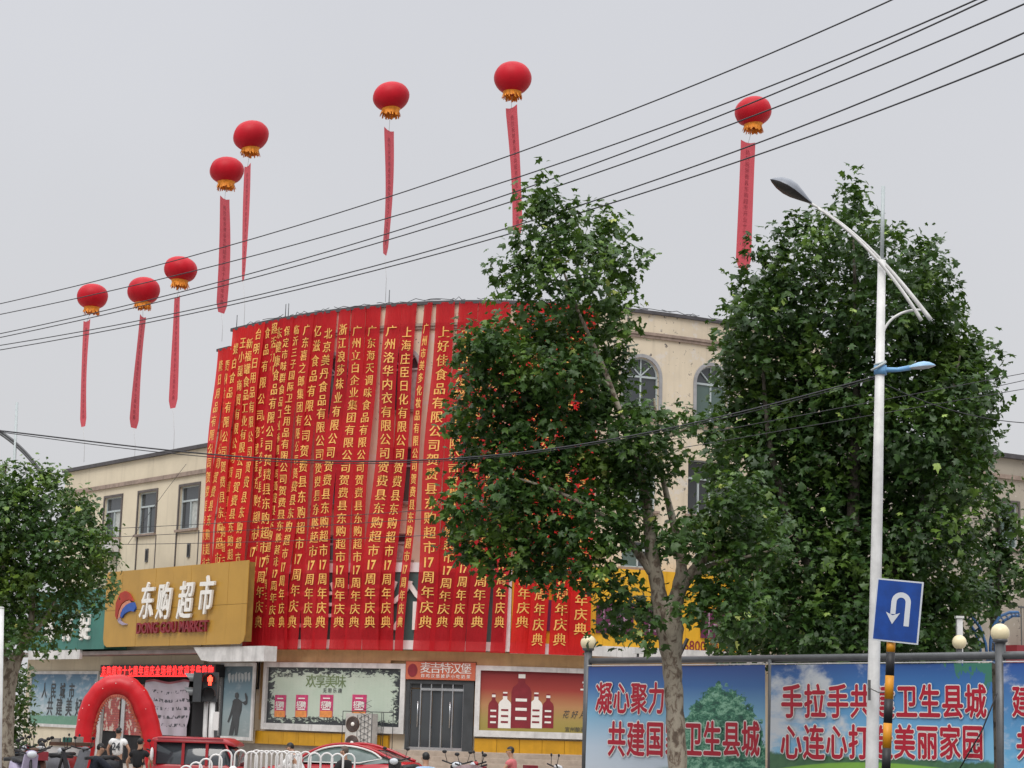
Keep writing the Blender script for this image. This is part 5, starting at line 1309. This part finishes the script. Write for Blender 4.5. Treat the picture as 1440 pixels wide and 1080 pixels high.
# ================================================================== PEDESTRIAN SIGNAL
YP = 48.; pb = atY(296, 1040, YP); ps = thing('pedestrian_signal', 'black pedestrian signal with a lit red standing figure on a pale pole', 'traffic light', (pb[0], pb[1], 0))
def pp(x, y, dy=0): return atY(x, y, YP+dy)
b = MB(); b.tube([(pb[0]-.04, pb[1]+.1, 0), pp(288, 1030, .1), pp(290, 985, .1)], .055, 10); b.build('pole', M['polewhite'], ps)
b = MB(); b.tube([(pb[0]+.1, pb[1], 0), pp(297, 1030), pp(299, 986)], .07, 10); b.build('pole', M['polewhite'], ps)
c = pp(296, 966); b = MB(); b.box(c, (.36, .2, .72)); b.build('signal_housing', M['dgrey'], ps)
for z, on in ((.17, 1), (-.17, 0)):
    q = c+np.array([0, -.11, z]); Mx = Matrix.Rotation(R_(90), 3, 'X')
    b = MB(); b.lathe(q, [(.001, .0), (.13, .0), (.15, .01)], 18, Mx); b.build('lens', M['black'], ps)
    b = MB(); V = []; F = []; n = 12
    for k in range(n+1):
        an = math.pi*(-.1+1.2*k/n)
        for d_, r in ((0, .16), (.24, .165)): V.append((q[0]+r*math.cos(an), q[1]-d_, q[2]+r*math.sin(an)))
    for k in range(n): F.append((2*k, 2*k+1, 2*k+3, 2*k+2))
    b.add(V, F); b.build('visor', M['black'], ps)
    if on:
        b = MB(); w_ = -.02
        b.ball(q+np.array([0, w_, .085]), .03, 10, (1, .3, 1)); 
        for bx in ((0, .02, .075, .12), (-.022, -.08, .028, .11), (.022, -.08, .028, .11), (-.052, .015, .02, .1), (.052, .015, .02, .1)): b.box(q+np.array([bx[0], w_, bx[1]]), (bx[2], .01, bx[3]))
        b.build('red_figure', M['pedred'], ps)
c = pp(276, 966, -.1); b = MB(); b.box(c+np.array([.05, 0, 0]), (.2, .3, .72)); b.build('signal_housing', M['dgrey'], ps)
for z in (.17, -.17):
    q = c+np.array([-.06, 0, z+.01]); b = MB(); V = []; F = []; n = 12
    for k in range(n+1):
        an = math.pi*(-.1+1.2*k/n)
        for d_, r in ((0, .15), (.24, .15)): V.append((q[0]-d_*(.4+.6*max(0, math.sin(an))), q[1]+r*math.cos(an), q[2]+r*math.sin(an)))
    for k in range(n): F.append((2*k, 2*k+1, 2*k+3, 2*k+2))
    b.add(V, F); b.build('visor', M['grey'], ps)
b = MB(); q = pp(280, 1008, .3); b.box((q[0]-.02, q[1], q[2]/2+.5), (.3, .1, q[2]+.5)); b.build('control_box', M['black'], ps)
b = MB(); q = pp(304, 1014, -.05); b.box(q, (.12, .04, .45)); b.build('notice_plate', M['white'], ps)
b = MB(); b.tube([pp(268, 988, .1), pp(306, 984, 0)], .025, 6); b.tube([pp(306, 950, .12), pp(306, 1010, .12)], .03, 6); b.build('bracket', M['black'], ps)

# ================================================================== AIR CONDITIONER (two fans)
s, z = hit(505, 1025, .9); acn = thing('outdoor_ac_unit', 'large outdoor air conditioner with two stacked round fans before the mint poster', 'air conditioner', cv(s, .9, 1.1))
fA = lambda u, o, z_: cv(s, .0, 0)*np.array([1, 1, 0])+np.append((cv(s+.01, 0)-cv(s, 0))[:2]/.01*u, z_)+np.append(((cv(s, 1)-cv(s, 0))[:2])*o, 0)
zt = hit(500, 1003, .9)[1]
b = MB(); fbox(b, fA, -.5, .5, 1.13, zt, .55, .95); b.build('case', mat('ac_case', (.55, .53, .50), .5, .2), acn)
for zc in (zt-.36, zt-.98):
    b = MB(); cpt = fA(-.22, .955, zc); nrm = (cv(s, 1)-cv(s, 0)); Mr = Vector(tuple(nrm)).to_track_quat('Z', 'Y').to_matrix()
    b.lathe(cpt, [(.26, -.02), (.26, .01), (.23, .01)], 20, Mr); b.lathe(cpt, [(.001, -.0), (.23, .0)], 20, Mr); o = b.build('fan_recess', M['brown'], acn)
    b = MB(); 
    for r in (.09, .13, .17, .21): b.lathe(cpt, [(r, .012), (r+.008, .018), (r+.014, .012)], 20, Mr)
    b.build('fan_guard', M['grey'], o)
    b = MB(); b.lathe(cpt, [(.001, .03), (.06, .028), (.07, .01)], 14, Mr); b.build('fan_hub', M['letterwhite'], o)
b = MB()
for a in np.linspace(-.05, .5, 5): fbox(b, fA, a, a+.012, 1.2, zt-.05, .952, .965)
for k in range(7): b.tube([fA(.02, .97, 1.3+k*.2), fA(.48, .97, 1.5+k*.2)], .006, 4); b.tube([fA(.48, .97, 1.3+k*.2), fA(.02, .97, 1.5+k*.2)], .006, 4)
for u in (-.56, .56, 1.0):
    for o in (.4, 1.05): b.tube([fA(u, o, 1.12), fA(u, o, zt+.06)], .012, 4)
for o in (.4, 1.05): b.tube([fA(-.56, o, zt+.06), fA(1.0, o, zt+.06)], .012, 4)
for u in (-.56, 1.0): b.tube([fA(u, .4, zt+.06), fA(u, 1.05, zt+.06)], .012, 4)
b.build('cage', M['dgrey'], acn)

# ================================================================== VEHICLES
def loft(secs):
    """secs: list of (x, [(y,z)...]) half sections -> mirrored body"""
    b = MB(); n = len(secs[0][1]); V = []; F = []
    for x, pr in secs:
        full = [(-y, z) for y, z in pr]+[(y, z) for y, z in pr[::-1]]
        for y, z in full: V.append((x, y, z))
    m2 = 2*n
    for i in range(len(secs)-1):
        for k in range(m2-1): a = i*m2+k; F.append((a, a+m2, a+m2+1, a+1))
    F.append(tuple(range(m2))); F.append(tuple(range((len(secs)-1)*m2+m2-1, (len(secs)-1)*m2-1, -1)))
    b.smooth = True; b.add(V, F); return b
def wheel(par, x, y, r, w_):
    Mx = Matrix.Rotation(R_(90), 3, 'X')
    t_ = MB(); t_.lathe((x, y, r), [(r*.62, -w_/2), (r*.95, -w_/2), (r, -w_/2+.03), (r, w_/2-.03), (r*.95, w_/2), (r*.62, w_/2)], 24, Mx); wo_ = t_.build('wheel', M['rubber'], par)
    h = MB(); h.lathe((x, y, r), [(.001, -w_*.42), (r*.2, -w_*.42), (r*.6, -w_*.3), (r*.63, -w_*.5)], 20, Mx); h.lathe((x, y, r), [(.001, w_*.42), (r*.2, w_*.42), (r*.6, w_*.3), (r*.63, w_*.5)], 20, Mx); h.build('rim', M['chrome'], wo_)
def place(t, loc, rz): t.location = tuple(map(float, loc)); t.rotation_euler = (0, 0, rz)
# sedan: front towards -x
car = thing('parked_car', 'red fastback car with white window trim parked before the shops', 'car')
def bs_(x, w_, zt_, zb_=.22, sh=.0): return (x, [(w_*.86, zb_), (w_*.97, zb_+.12), (w_, .52), (w_*.985, .70+sh), (w_*.93, zt_-.05), (w_*.7, zt_), (.001, zt_+.015)])
secs = [bs_(-2.38, .62, .60), bs_(-2.3, .78, .68), bs_(-2.0, .90, .76), bs_(-1.4, .93, .86), bs_(-.9, .93, .92), bs_(0, .93, .93), (bs_(.9, .93, .95)), bs_(1.5, .93, 1.0), bs_(2.0, .90, 1.02), bs_(2.25, .84, 1.0), bs_(2.38, .78, .9), bs_(2.44, .70, .60)]
loft(secs).build('body', M['carred'], car)
roofx = [-.95, -.6, -.2, .3, .8, 1.3, 1.75, 2.05]; roofz = [.93, 1.17, 1.35, 1.44, 1.42, 1.30, 1.13, 1.02]; rw_ = [.80, .72, .64, .60, .60, .62, .66, .70]
G = [(x, [(.86, .93 if x < 1.6 else .99), (.5*(.86+w_), (z+.93)/2 if x < 1.6 else (z+.99)/2), (w_, z-.02), (w_*.8, z), (.001, z+.02)]) for x, z, w_ in zip(roofx, roofz, rw_)]
loft(G).build('windows', mat('car_glass', (.09, .13, .12), .06, .3, 1.5, spec=.8), car)
b = MB(); V = []; F = []
for i, (x, z, w_) in enumerate(zip(roofx[2:6], roofz[2:6], rw_[2:6])):
    for y in (-1, -.8, 0, .8, 1): V.append((x, y*(w_+.015), z+(.0 if abs(y) == 1 else .02 if abs(y) == .8 else .035)))
for i in range(3):
    for k in range(4): a = i*5+k; F.append((a, a+5, a+6, a+1))
b.smooth = True; b.add(V, F); b.build('roof', M['carred'], car)
for sg in (-1, 1):
    b = MB(); top = [(x, sg*(w_+.03), z-.02) for x, z, w_ in zip(roofx, roofz, rw_)][:7]; top[-1] = (1.62, sg*.70, 1.10)
    b.tube(spl3(top, 3), .030, 6); b.tube([(-.95, sg*.885, .94), (0, sg*.89, .95), (1.0, sg*.89, .97), (1.62, sg*.72, 1.10)], .016, 6); b.build('window_trim', M['white'], car)
    b = MB(); b.tube(spl3([(-1.0, sg*.87, .93), (-.6, sg*.74, 1.2), (-.2, sg*.65, 1.38), (.3, sg*.6, 1.47), (.8, sg*.6, 1.45), (1.3, sg*.62, 1.33), (1.75, sg*.68, 1.16), (2.1, sg*.72, 1.03)], 3), .045, 8); b.build('roof_pillar', M['carred'], car)
    b = MB(); b.hexa([(.42, sg*.885, .94), (.56, sg*.885, .94), (.5, sg*.63, 1.42), (.40, sg*.63, 1.42), (.42, sg*.84, .94), (.56, sg*.84, .94), (.5, sg*.6, 1.42), (.40, sg*.6, 1.42)]); b.build('door_pillar', M['black'], car)
    b = MB(); b.ball((-.75, sg*1.0, .98), .1, 10, (1.1, .8, .7)); b.build('mirror', M['carred'], car)
    b = MB(); b.box((2.36, sg*.62, .84), (.12, .3, .08)); b.build('tail_light', M['maroon'], car)
    b = MB(); b.box((-2.25, sg*.68, .62), (.16, .26, .1)); b.build('headlight', M['letterwhite'], car)
    for x in (-1.45, 1.45): wheel(car, x, sg*.83, .34, .22)
pc = atY(487, 1045, 54); place(car, (pc[0]-.2, 54, .0), R_(-18)); car.scale = (.96, .96, .96)
# small red boxy vehicle
van = thing('red_boxy_vehicle', 'small boxy red vehicle with dark side windows parked behind the white railing', 'vehicle')
secs = [(-1.5, [(.60, .25), (.64, .6), (.62, .85), (.55, .98), (.001, 1.0)]), (-1.42, [(.64, .22), (.68, .6), (.68, .98), (.62, 1.05), (.001, 1.07)])]
secs += [(x, [(.66, .2), (.70, .6), (.70, 1.02), (.66, 1.08), (.001, 1.1)]) for x in (-1., 0, .9)]+[(1.3, [(.64, .22), (.68, .6), (.68, .92), (.60, .98), (.001, 1.0)]), (1.55, [(.55, .3), (.58, .6), (.56, .8), (.5, .84), (.001, .86)])]
loft(secs).build('body', M['carred2'], van)
b = MB()
loft([(x, [(.69, 1.06), (.64, 1.55), (.5, 1.6), (.001, 1.62)]) for x in (-1.36, 0, .75)]+[(1.15, [(.64, 1.0), (.58, 1.35), (.5, 1.4), (.001, 1.42)])]).build('windows', M['glass'], van)
b = MB(); V = []
loft([(-1.52, [(.64, 1.58), (.66, 1.62), (.5, 1.66), (.001, 1.68)]), (-1.3, [(.74, 1.57), (.75, 1.62), (.6, 1.68), (.001, 1.7)]), (.8, [(.74, 1.57), (.75, 1.62), (.6, 1.68), (.001, 1.7)]), (1.12, [(.64, 1.5), (.65, 1.54), (.5, 1.58), (.001, 1.6)])]).build('roof', M['carred2'], van)
for sg in (-1, 1):
    for x in (-1.38, -.48, .28): 
        b = MB(); b.box((x, sg*.685, 1.32), (.09, .05, .56)); b.build('window_pillar', M['carred2'], van)
    b = MB(); b.tube([(1.18, sg*.64, 1.0), (.85, sg*.68, 1.58)], .04, 6); b.build('window_pillar', M['carred2'], van)
    b = MB(); b.tube([(-1.3, sg*.76, 1.66), (.8, sg*.76, 1.66)], .02, 6); b.build('roof_rail', M['pinkink'], van)
    for x in (-.95, .95): wheel(van, x, sg*.62, .26, .16)
b = MB(); b.ball((-1.45, -.78, 1.28), .1, 10, (.6, .5, 1.6)); b.build('mirror', M['white'], van)
pv = atY(288, 1040, 45); place(van, (pv[0], 45, 0), R_(-4)); van.location[2] = -.02; van.scale = (.72, .88, .95)

# ================================================================== WHITE RAILINGS
def railing(label, xs, tops, Y, par_g):
    p = atY(xs[0], 1080, Y); t = thing('white_railing', label, 'railing', (p[0], Y, .1), par_g)
    for x, y in zip(xs, tops):
        c = atY(x, y, Y); w_ = .125; r = .021
        pts = [(c[0]-w_, Y, .15), (c[0]-w_, Y, c[2]-w_)]+[(c[0]-w_*math.cos(q), Y, c[2]-w_+w_*math.sin(q)) for q in np.linspace(.3, math.pi-.3, 7)]+[(c[0]+w_, Y, c[2]-w_), (c[0]+w_, Y, .15)]
        MB().tube(pts, r, 6).build('hoop', M['white'], t)
    a = atY(xs[0]-8, 1080, Y); c = atY(xs[-1]+8, 1080, Y)
    for z in (.22, .62): MB().box(((a[0]+c[0])/2, Y+.045, z), (c[0]-a[0], .04, .05)).build('rail', M['white'], t)
railing('low white hoop railing rising in a wave before the red boxy vehicle', [262, 276, 290, 304, 318, 339, 354], [1077, 1072, 1067, 1061, 1055, 1055, 1057], 41, 'white hoop railings')
railing('white hoop railing in front of the red fastback car', [368, 383, 397, 411, 443, 460, 475, 491], [1056, 1056, 1057, 1057, 1059, 1059, 1060, 1060], 41.6, 'white hoop railings')
railing('further white hoop railing overlapping behind the nearer one', [361, 375, 390, 403, 417, 430], [1055, 1056, 1056, 1056, 1057, 1057], 46, 'white hoop railings')
p = atY(328, 1076, 40.5); t = thing('white_bollard', 'white domed bollard in front of the railing', 'bollard', (p[0], 40.5, .1)); MB().lathe((p[0], 40.5, .1), [(.07, 0), (.07, p[2]-.2)], 12).build('shaft', M['white'], t); MB().ball((p[0], 40.5, p[2]-.08), .085, 12, (1, 1, .8)).build('cap', M['white'], t)

# ================================================================== SCOOTERS
def scooter(label, body, px, Y, rz, quilt=False, screen=False, sc=1.):
    t = thing('electric_scooter', label, 'scooter', (0, 0, 0), 'electric scooters parked by the street')
    bm_ = M[body] if isinstance(body, str) else body
    loft([(-.85, [(.05, .45), (.1, .62), (.08, .78), (.001, .8)]), (-.6, [(.12, .35), (.17, .6), (.14, .82), (.001, .86)]), (-.2, [(.14, .3), (.17, .5), (.15, .76), (.001, .8)]), (.0, [(.14, .24), (.16, .3), (.15, .36), (.001, .37)]), (.3, [(.14, .24), (.16, .3), (.15, .36), (.001, .37)])]).build('body', bm_, t)
    b = MB(); b.hexa([(.3, -.2, .3), (.3, .2, .3), (.52, .15, 1.0), (.52, -.15, 1.0), (.38, -.2, .3), (.38, .2, .3), (.62, .15, 1.0), (.62, -.15, 1.0)]); b.build('front_shield', bm_, t)
    loft([(-.75, [(.1, .84), (.13, .9), (.001, .93)]), (-.4, [(.15, .82), (.16, .9), (.001, .92)]), (.0, [(.12, .8), (.13, .86), (.001, .88)])]).build('seat', M['black'], t)
    b = MB(); b.tube([(.66, 0, .4), (.52, 0, 1.02)], .035, 8); b.tube([(.42, -.36, 1.1), (.52, -.16, 1.04), (.54, 0, 1.03), (.52, .16, 1.04), (.42, .36, 1.1)], .02, 8); b.build('handlebar', M['black'], t)
    for sg in (-1, 1):
        b = MB(); b.tube([(.48, sg*.24, 1.07), (.5, sg*.3, 1.28)], .008, 5); b.ball((.5, sg*.31, 1.31), .06, 10, (.35, 1, .7)); b.build('mirror', M['black'], t)
    b = MB(); b.ball((.62, 0, 1.0), .1, 12, (.7, 1.2, .8)); b.build('headlight', M['signwhite'], t)
    b = MB(); b.ball((.56, 0, 1.04), .11, 12, (.7, 1.2, .5)); b.build('cowl', bm_, t)
    for x in (.72, -.62): wheel(t, x, 0, .22, .1)
    if quilt or px in (52, 700): MB().box((-.85, 0, .93), (.28, .3, .2)).build('top_box', M['maroon'], t)
    if quilt:
        V = []; F = []; n = 10
        for i in range(n+1):
            for j in range(7):
                y = (i/n-.5)*.95; zt_ = 1.12-.9*abs(y)**1.8; V.append((.62+.05*math.sin(i*1.3+j)+.12*math.cos(y*3)-.03*j, y, zt_-j*.11+.02*math.sin(j*2+i)))
        for i in range(n):
            for j in range(6): a = i*7+j; F.append((a, a+1, a+8, a+7))
        b = MB(); b.smooth = True; b.add(V, F); b.build('quilted_apron', M['quilt'], t)
    p = atY(px, 1060, Y); place(t, (p[0], Y, .1), rz); t.scale = (sc, sc, sc); return t
red_s = mat('scooter_red', (.35, .02, .02), .35); wh_s = mat('scooter_white', (.6, .6, .6), .35); bl_s = mat('scooter_black', (.03, .03, .035), .35); li_s = mat('scooter_lilac', (.40, .36, .50), .4); gy_s = mat('scooter_grey', (.2, .2, .22), .4)
for (lab, bd, px, Y, rz, q) in (('white scooter between the lilac and brown ones at the left edge', wh_s, 44, 49, 80, 0), ('red scooter half hidden behind the metal counter', red_s, 80, 55, 40, 0), ('blue scooter behind the leftmost black one', M['blue'], 12, 54, 150, 0), ('black scooter, leftmost of the row at the left edge', bl_s, 6, 46, 200, 0), ('pale grey scooter behind the leftmost black one', gy_s, 20, 50, 240, 0), ('lilac scooter with raised front near the left tree', li_s, 34, 45, 300, 0),
        ('dark brown scooter with top box beside the lilac one', M['brown'], 52, 47, 110, 0), ('small grey scooter by the feet of the arch', gy_s, 98, 50, 60, 0), ('black scooter under the seated rider', bl_s, 120, 49, 200, 0),
        ('dark scooter right of the man in black', bl_s, 226, 50, 280, 0), ('black scooter facing the camera left of the quilted one', bl_s, 645, 47, 268, 0), ('scooter wearing a pink quilted apron', wh_s, 667, 44, 262, 1),
        ('red and black scooter beside the seated person on the right', red_s, 700, 47, 200, 0), ('white scooter at the right end before the steps', wh_s, 752, 46, 15, 0), ('black and red scooter just behind the car tail', bl_s, 568, 49, 250, 0), ('red scooter between the pair of dark ones, left side', red_s, 66, 51, 215, 0)):
    scooter(lab, bd, px, Y, R_(rz), q)

# metal counter at left
p = atY(95, 1055, 53); ct = thing('metal_counter', 'pale metal counter with a dark brown shelf beside the arch foot', 'counter', (p[0], 53, .1))
MB().box((p[0], 53, .62), (1.0, .5, 1.02)).build('cabinet', M['whitedirty'], ct)
MB().box((p[0]+.1, 53, 1.2), (1.1, .55, .1)).build('worktop', M['brown'], ct)
for k in range(4): MB().box((p[0]-.36+.24*k, 52.74, .75), (.2, .015, .3)).build('drawer', M['grey'], ct)
for k in range(3): MB().box((p[0]-.3+.3*k, 52.9, 1.3), (.22, .2, .1+.05*k)).build('tray', M['concrete'] if k != 1 else M['teal_left'], ct)

# ================================================================== PEOPLE
def skin_obj(name, par, verts, edges, radii, root, m_, sub=2):
    me = bpy.data.meshes.new(name); me.from_pydata(verts, edges, []); o = bpy.data.objects.new(name, me); COL.objects.link(o); o.parent = par
    md = o.modifiers.new('skin', 'SKIN'); 
    for v, r in zip(me.skin_vertices[0].data, radii): v.radius = (r, r) if not hasattr(r, '__len__') else r
    for v in me.skin_vertices[0].data: v.use_root = False
    me.skin_vertices[0].data[root].use_root = True
    md.use_smooth_shade = True; md.branch_smoothing = .6
    s_ = o.modifiers.new('sub', 'SUBSURF'); s_.levels = sub; s_.render_levels = sub
    me.materials.append(m_); return o
def person(label, px, Y, rz, top, bottom, lean=0., sit=False, armL=(0, 0), armR=(0, 0), headtop=1.68, number=None, hairc=None, z0=.1, hatc=None, long=False):
    """faces +y locally, origin at the feet"""
    t = thing('person', label, 'person', (0, 0, 0), 'people by the street')
    hip = .93 if not sit else .80
    sh = 1.42-(.93-hip); L = math.sin(lean); Cn = math.cos(lean)
    def up(d): return (L*d, Cn*d)      # forward, up from hip
    def J(x, d, fwd=0): f, h = up(d); return (x, f+fwd, hip+h)
    V = [J(0, 0), J(0, .2), J(0, .38), J(0, .50), J(0, .575, .01), J(0, .66, .03), J(0, .74, .02)]
    R = [(.17, .13), (.15, .115), (.19, .125), (.09, .08), (.062, .065), (.095, .108), (.08, .095)]
    E = [(0, 1), (1, 2), (2, 3), (3, 4), (4, 5), (5, 6)]
    sleeves = []; legs_ = []
    for sg, (fw, outw) in ((-1, armL), (1, armR)):
        b0 = len(V); s_ = J(sg*.19, .455); el = (s_[0]+sg*(.04+.2*outw), s_[1]+.02+.24*fw, s_[2]-.28*(1-.35*fw)); wr_ = (el[0]-sg*.03, el[1]+.07+.2*fw, el[2]-.25*(1-.9*fw)); hp = (wr_[0], wr_[1]+.03+.04*fw, wr_[2]-.08*(1-.7*fw))
        V += [s_, el, wr_, hp]; R += [.058, .042, .028, (.036, .022)]; E += [(2, b0), (b0, b0+1), (b0+1, b0+2), (b0+2, b0+3)]; sleeves.append((s_, el, wr_))
        hd_ = Vector(hp)-Vector(wr_); hd_.normalize()
        for k in range(4):
            b1 = len(V); base_ = Vector(hp)+Vector(((k-1.5)*.018, 0, 0)); ln = (.055, .07, .075, .06)[k]
            V += [tuple(base_+hd_*.03), tuple(base_+hd_*(.03+ln)+Vector((0, .012, 0)))]; R += [.009, .007]; E += [(b0+3, b1), (b1, b1+1)]
        b1 = len(V); V += [tuple(Vector(hp)+Vector((-sg*.035, .02, 0))), tuple(Vector(hp)+Vector((-sg*.05, .03, 0))+hd_*.035)]; R += [.011, .008]; E += [(b0+3, b1), (b1, b1+1)]
    for sg in (-1, 1):
        b0 = len(V); h0 = (sg*.09, 0, hip-.04)
        if sit: kn = (sg*.14, .42, hip-.05); an_ = (sg*.14, .45, hip-.5)
        else: kn = (sg*.10, .03, .50); an_ = (sg*.11, -.02, .09)
        toe = (an_[0]+sg*.02, an_[1]+.16, an_[2]-.05)
        V += [h0, kn, an_, toe]; R += [.088, .06, .042, .035]; E += [(0, b0), (b0, b0+1), (b0+1, b0+2), (b0+2, b0+3)]; legs_.append((h0, kn, an_, toe))
    skin_obj('body', t, V, E, R, 0, M['skin'], 1)
    # shirt
    SV = [J(0, -.06), J(0, .2), J(0, .39), J(0, .49)]; SR = [(.215, .165), (.20, .15), (.235, .16), (.13, .11)]; SE = [(0, 1), (1, 2), (2, 3)]
    for s_, el, wr_ in sleeves:
        b0 = len(SV); mid = tuple(np.array(s_)*.42+np.array(el)*.58); SV += [s_, mid if not long else el]; SR += [.105, .095]; SE += [(2, b0), (b0, b0+1)]
        if long: SV += [tuple(np.array(wr_))]; SR += [.06]; SE += [(b0+1, b0+2)]
    skin_obj('shirt', t, SV, SE, SR, 0, top, 1)
    TV = [(0, 0, hip+.02), (0, 0, hip-.05)]; TR = [(.20, .16), (.19, .16)]; TE = [(0, 1)]
    for h0, kn, an_, toe in legs_:
        b0 = len(TV); TV += [h0, kn, tuple(np.array(an_)+np.array([0, 0, .04]))]; TR += [.13, .1, .08]; TE += [(1, b0), (b0, b0+1), (b0+1, b0+2)]
    skin_obj('trousers', t, TV, TE, TR, 0, bottom, 1)
    for h0, kn, an_, toe in legs_:
        b = MB(); b.ball((toe[0], toe[1]-.07, toe[2]+.01), .06, 10, (.85, 2.1, .8)); o = b.build('shoe', M['black'], t)
    # head details
    hc = np.array(J(0, .70, .025)); b = MB(); b.ball(hc+np.array([0, -.012, .03]), .108, 14, (.88, 1.0, 1.02)); b2 = b
    keep = MB(); keep.smooth = True
    vs_ = np.array(b.v); 
    sel = (vs_[:, 2]-hc[2] > .035) | (vs_[:, 1]-hc[1] < -.03)
    fs_ = [f for f in b.f if all(sel[i] for i in f)]; keep.add(b.v, fs_); keep.build('hair', hairc or M['hair'], t)
    fc = MB(); fc.ball(hc+np.array([0, .105, -.02]), .016, 8, (.8, 1, 1.3)); fc.ball(hc+np.array([.095, 0, -.01]), .022, 8, (.4, 1, 1.4)); fc.ball(hc+np.array([-.095, 0, -.01]), .022, 8, (.4, 1, 1.4)); fc.build('face', M['skin'], t)
    ey = MB(); ey.ball(hc+np.array([.034, .092, .005]), .010, 6); ey.ball(hc+np.array([-.034, .092, .005]), .010, 6); ey.box(hc+np.array([0, .098, -.062]), (.045, .01, .008)); ey.build('eyes', M['black'], t)
    if number:
        nb = MB(); v, f = text_mesh(number, .03); a, c_ = v[:, 0].min(), v[:, 0].max(); d_, e_ = v[:, 1].min(), v[:, 1].max()
        nb.add([(-((p_[0]-a)/(c_-a)-.5)*-.26*1, J(0, .28)[1]-.165, J(0, .27)[2]+((p_[1]-d_)/(e_-d_)-.5)*.24) for p_ in v], f); nb.build('shirt_number', M['dgrey'], t)
    if hatc:
        hb = MB(); hb.ball(hc+np.array([0, -.01, .035]), .135, 14, (1, 1.1, 1)); hb.build('helmet', hatc, t)
    p = atY(px, 1060, Y); zh = hip+Cn*.81
    place(t, (p[0], Y, z0), rz); return t
white_c = mat('shirt_white', (.72, .72, .72), .8, .08, 6); black_c = mat('shirt_black', (.012, .012, .014), .85, .2, 6); navy_c = mat('jacket_navy', (.012, .016, .028), .8, .2, 6); blue_c = mat('shirt_light_blue', (.30, .46, .66), .8, .1, 6); grey_c = mat('shirt_grey', (.42, .43, .45), .8, .1)
pinkc = mat('coral_pink', (.55, .14, .15), .6, .1, 6)
def zfor(py, px, Y, H): return atY(px, py, Y)[2]-H
def pers(lab, px, ytop, Y, rz, *a, **k):
    sit = k.get('sit', False); lean = k.get('lean', 0); Hh = (.80 if sit else .93)+math.cos(lean)*.70+.13
    fy = math.sin(lean)*.7
    return person(lab, px, Y, R_(rz), *a, z0=zfor(ytop, px, Y, Hh), **k)
pers('person in a white shirt with number 24 seen from behind, beside the arch', 165, 1023, 59, -8, white_c, black_c, armL=(.1, .5), armR=(.1, .6), number='24')
pers('person in a black T-shirt and short hair walking right of the numbered shirt', 195, 1038, 55, -12, black_c, black_c, armL=(0, .7), armR=(.3, .6), lean=.12)
pers('person in dark navy clothes sitting on a scooter left of the numbered shirt', 131, 1045, 49, -65, navy_c, navy_c, sit=True, armL=(.7, .2), armR=(.7, .2), lean=.25, long=True)
pers('person in a loose white shirt bending beside the white railing', 425, 1045, 50, 70, white_c, grey_c, lean=.5, armL=(.6, .2), armR=(.6, .2), long=True)
pers('older person in a dark jacket with thin grey hair before the red car', 485, 1049, 47, 60, black_c, navy_c, armL=(.2, .2), armR=(.2, .2), long=True, hairc=mat('thin_grey_hair', (.10, .075, .06), .7))
pers('person in a light blue shirt with black hair before the steps', 600, 1058, 45, 10, blue_c, navy_c, lean=.15, armL=(.5, .3), armR=(.5, .3))
pers('dark haired person in coral pink facing left beside the scooters', 722, 1050, 52, 75, pinkc, navy_c, sit=True, lean=.1, armL=(.5, .2), armR=(.5, .2))

pers('person in a grey shirt standing among the scooters at the left edge', 58, 1044, 50, 20, grey_c, navy_c, armL=(.3, .2), armR=(.3, .2))
pers('person in a dark brown top bending over a scooter near the left tree', 46, 1038, 53, -40, mat('shirt_brown', (.06, .025, .02), .8), black_c, lean=.35, armL=(.6, .2), armR=(.6, .2))
pers('person in a pale shirt between the arch foot and the red boxy vehicle', 223, 1043, 57, 5, mat('shirt_cream', (.6, .56, .5), .8), black_c, armL=(.1, .2), armR=(.1, .2))
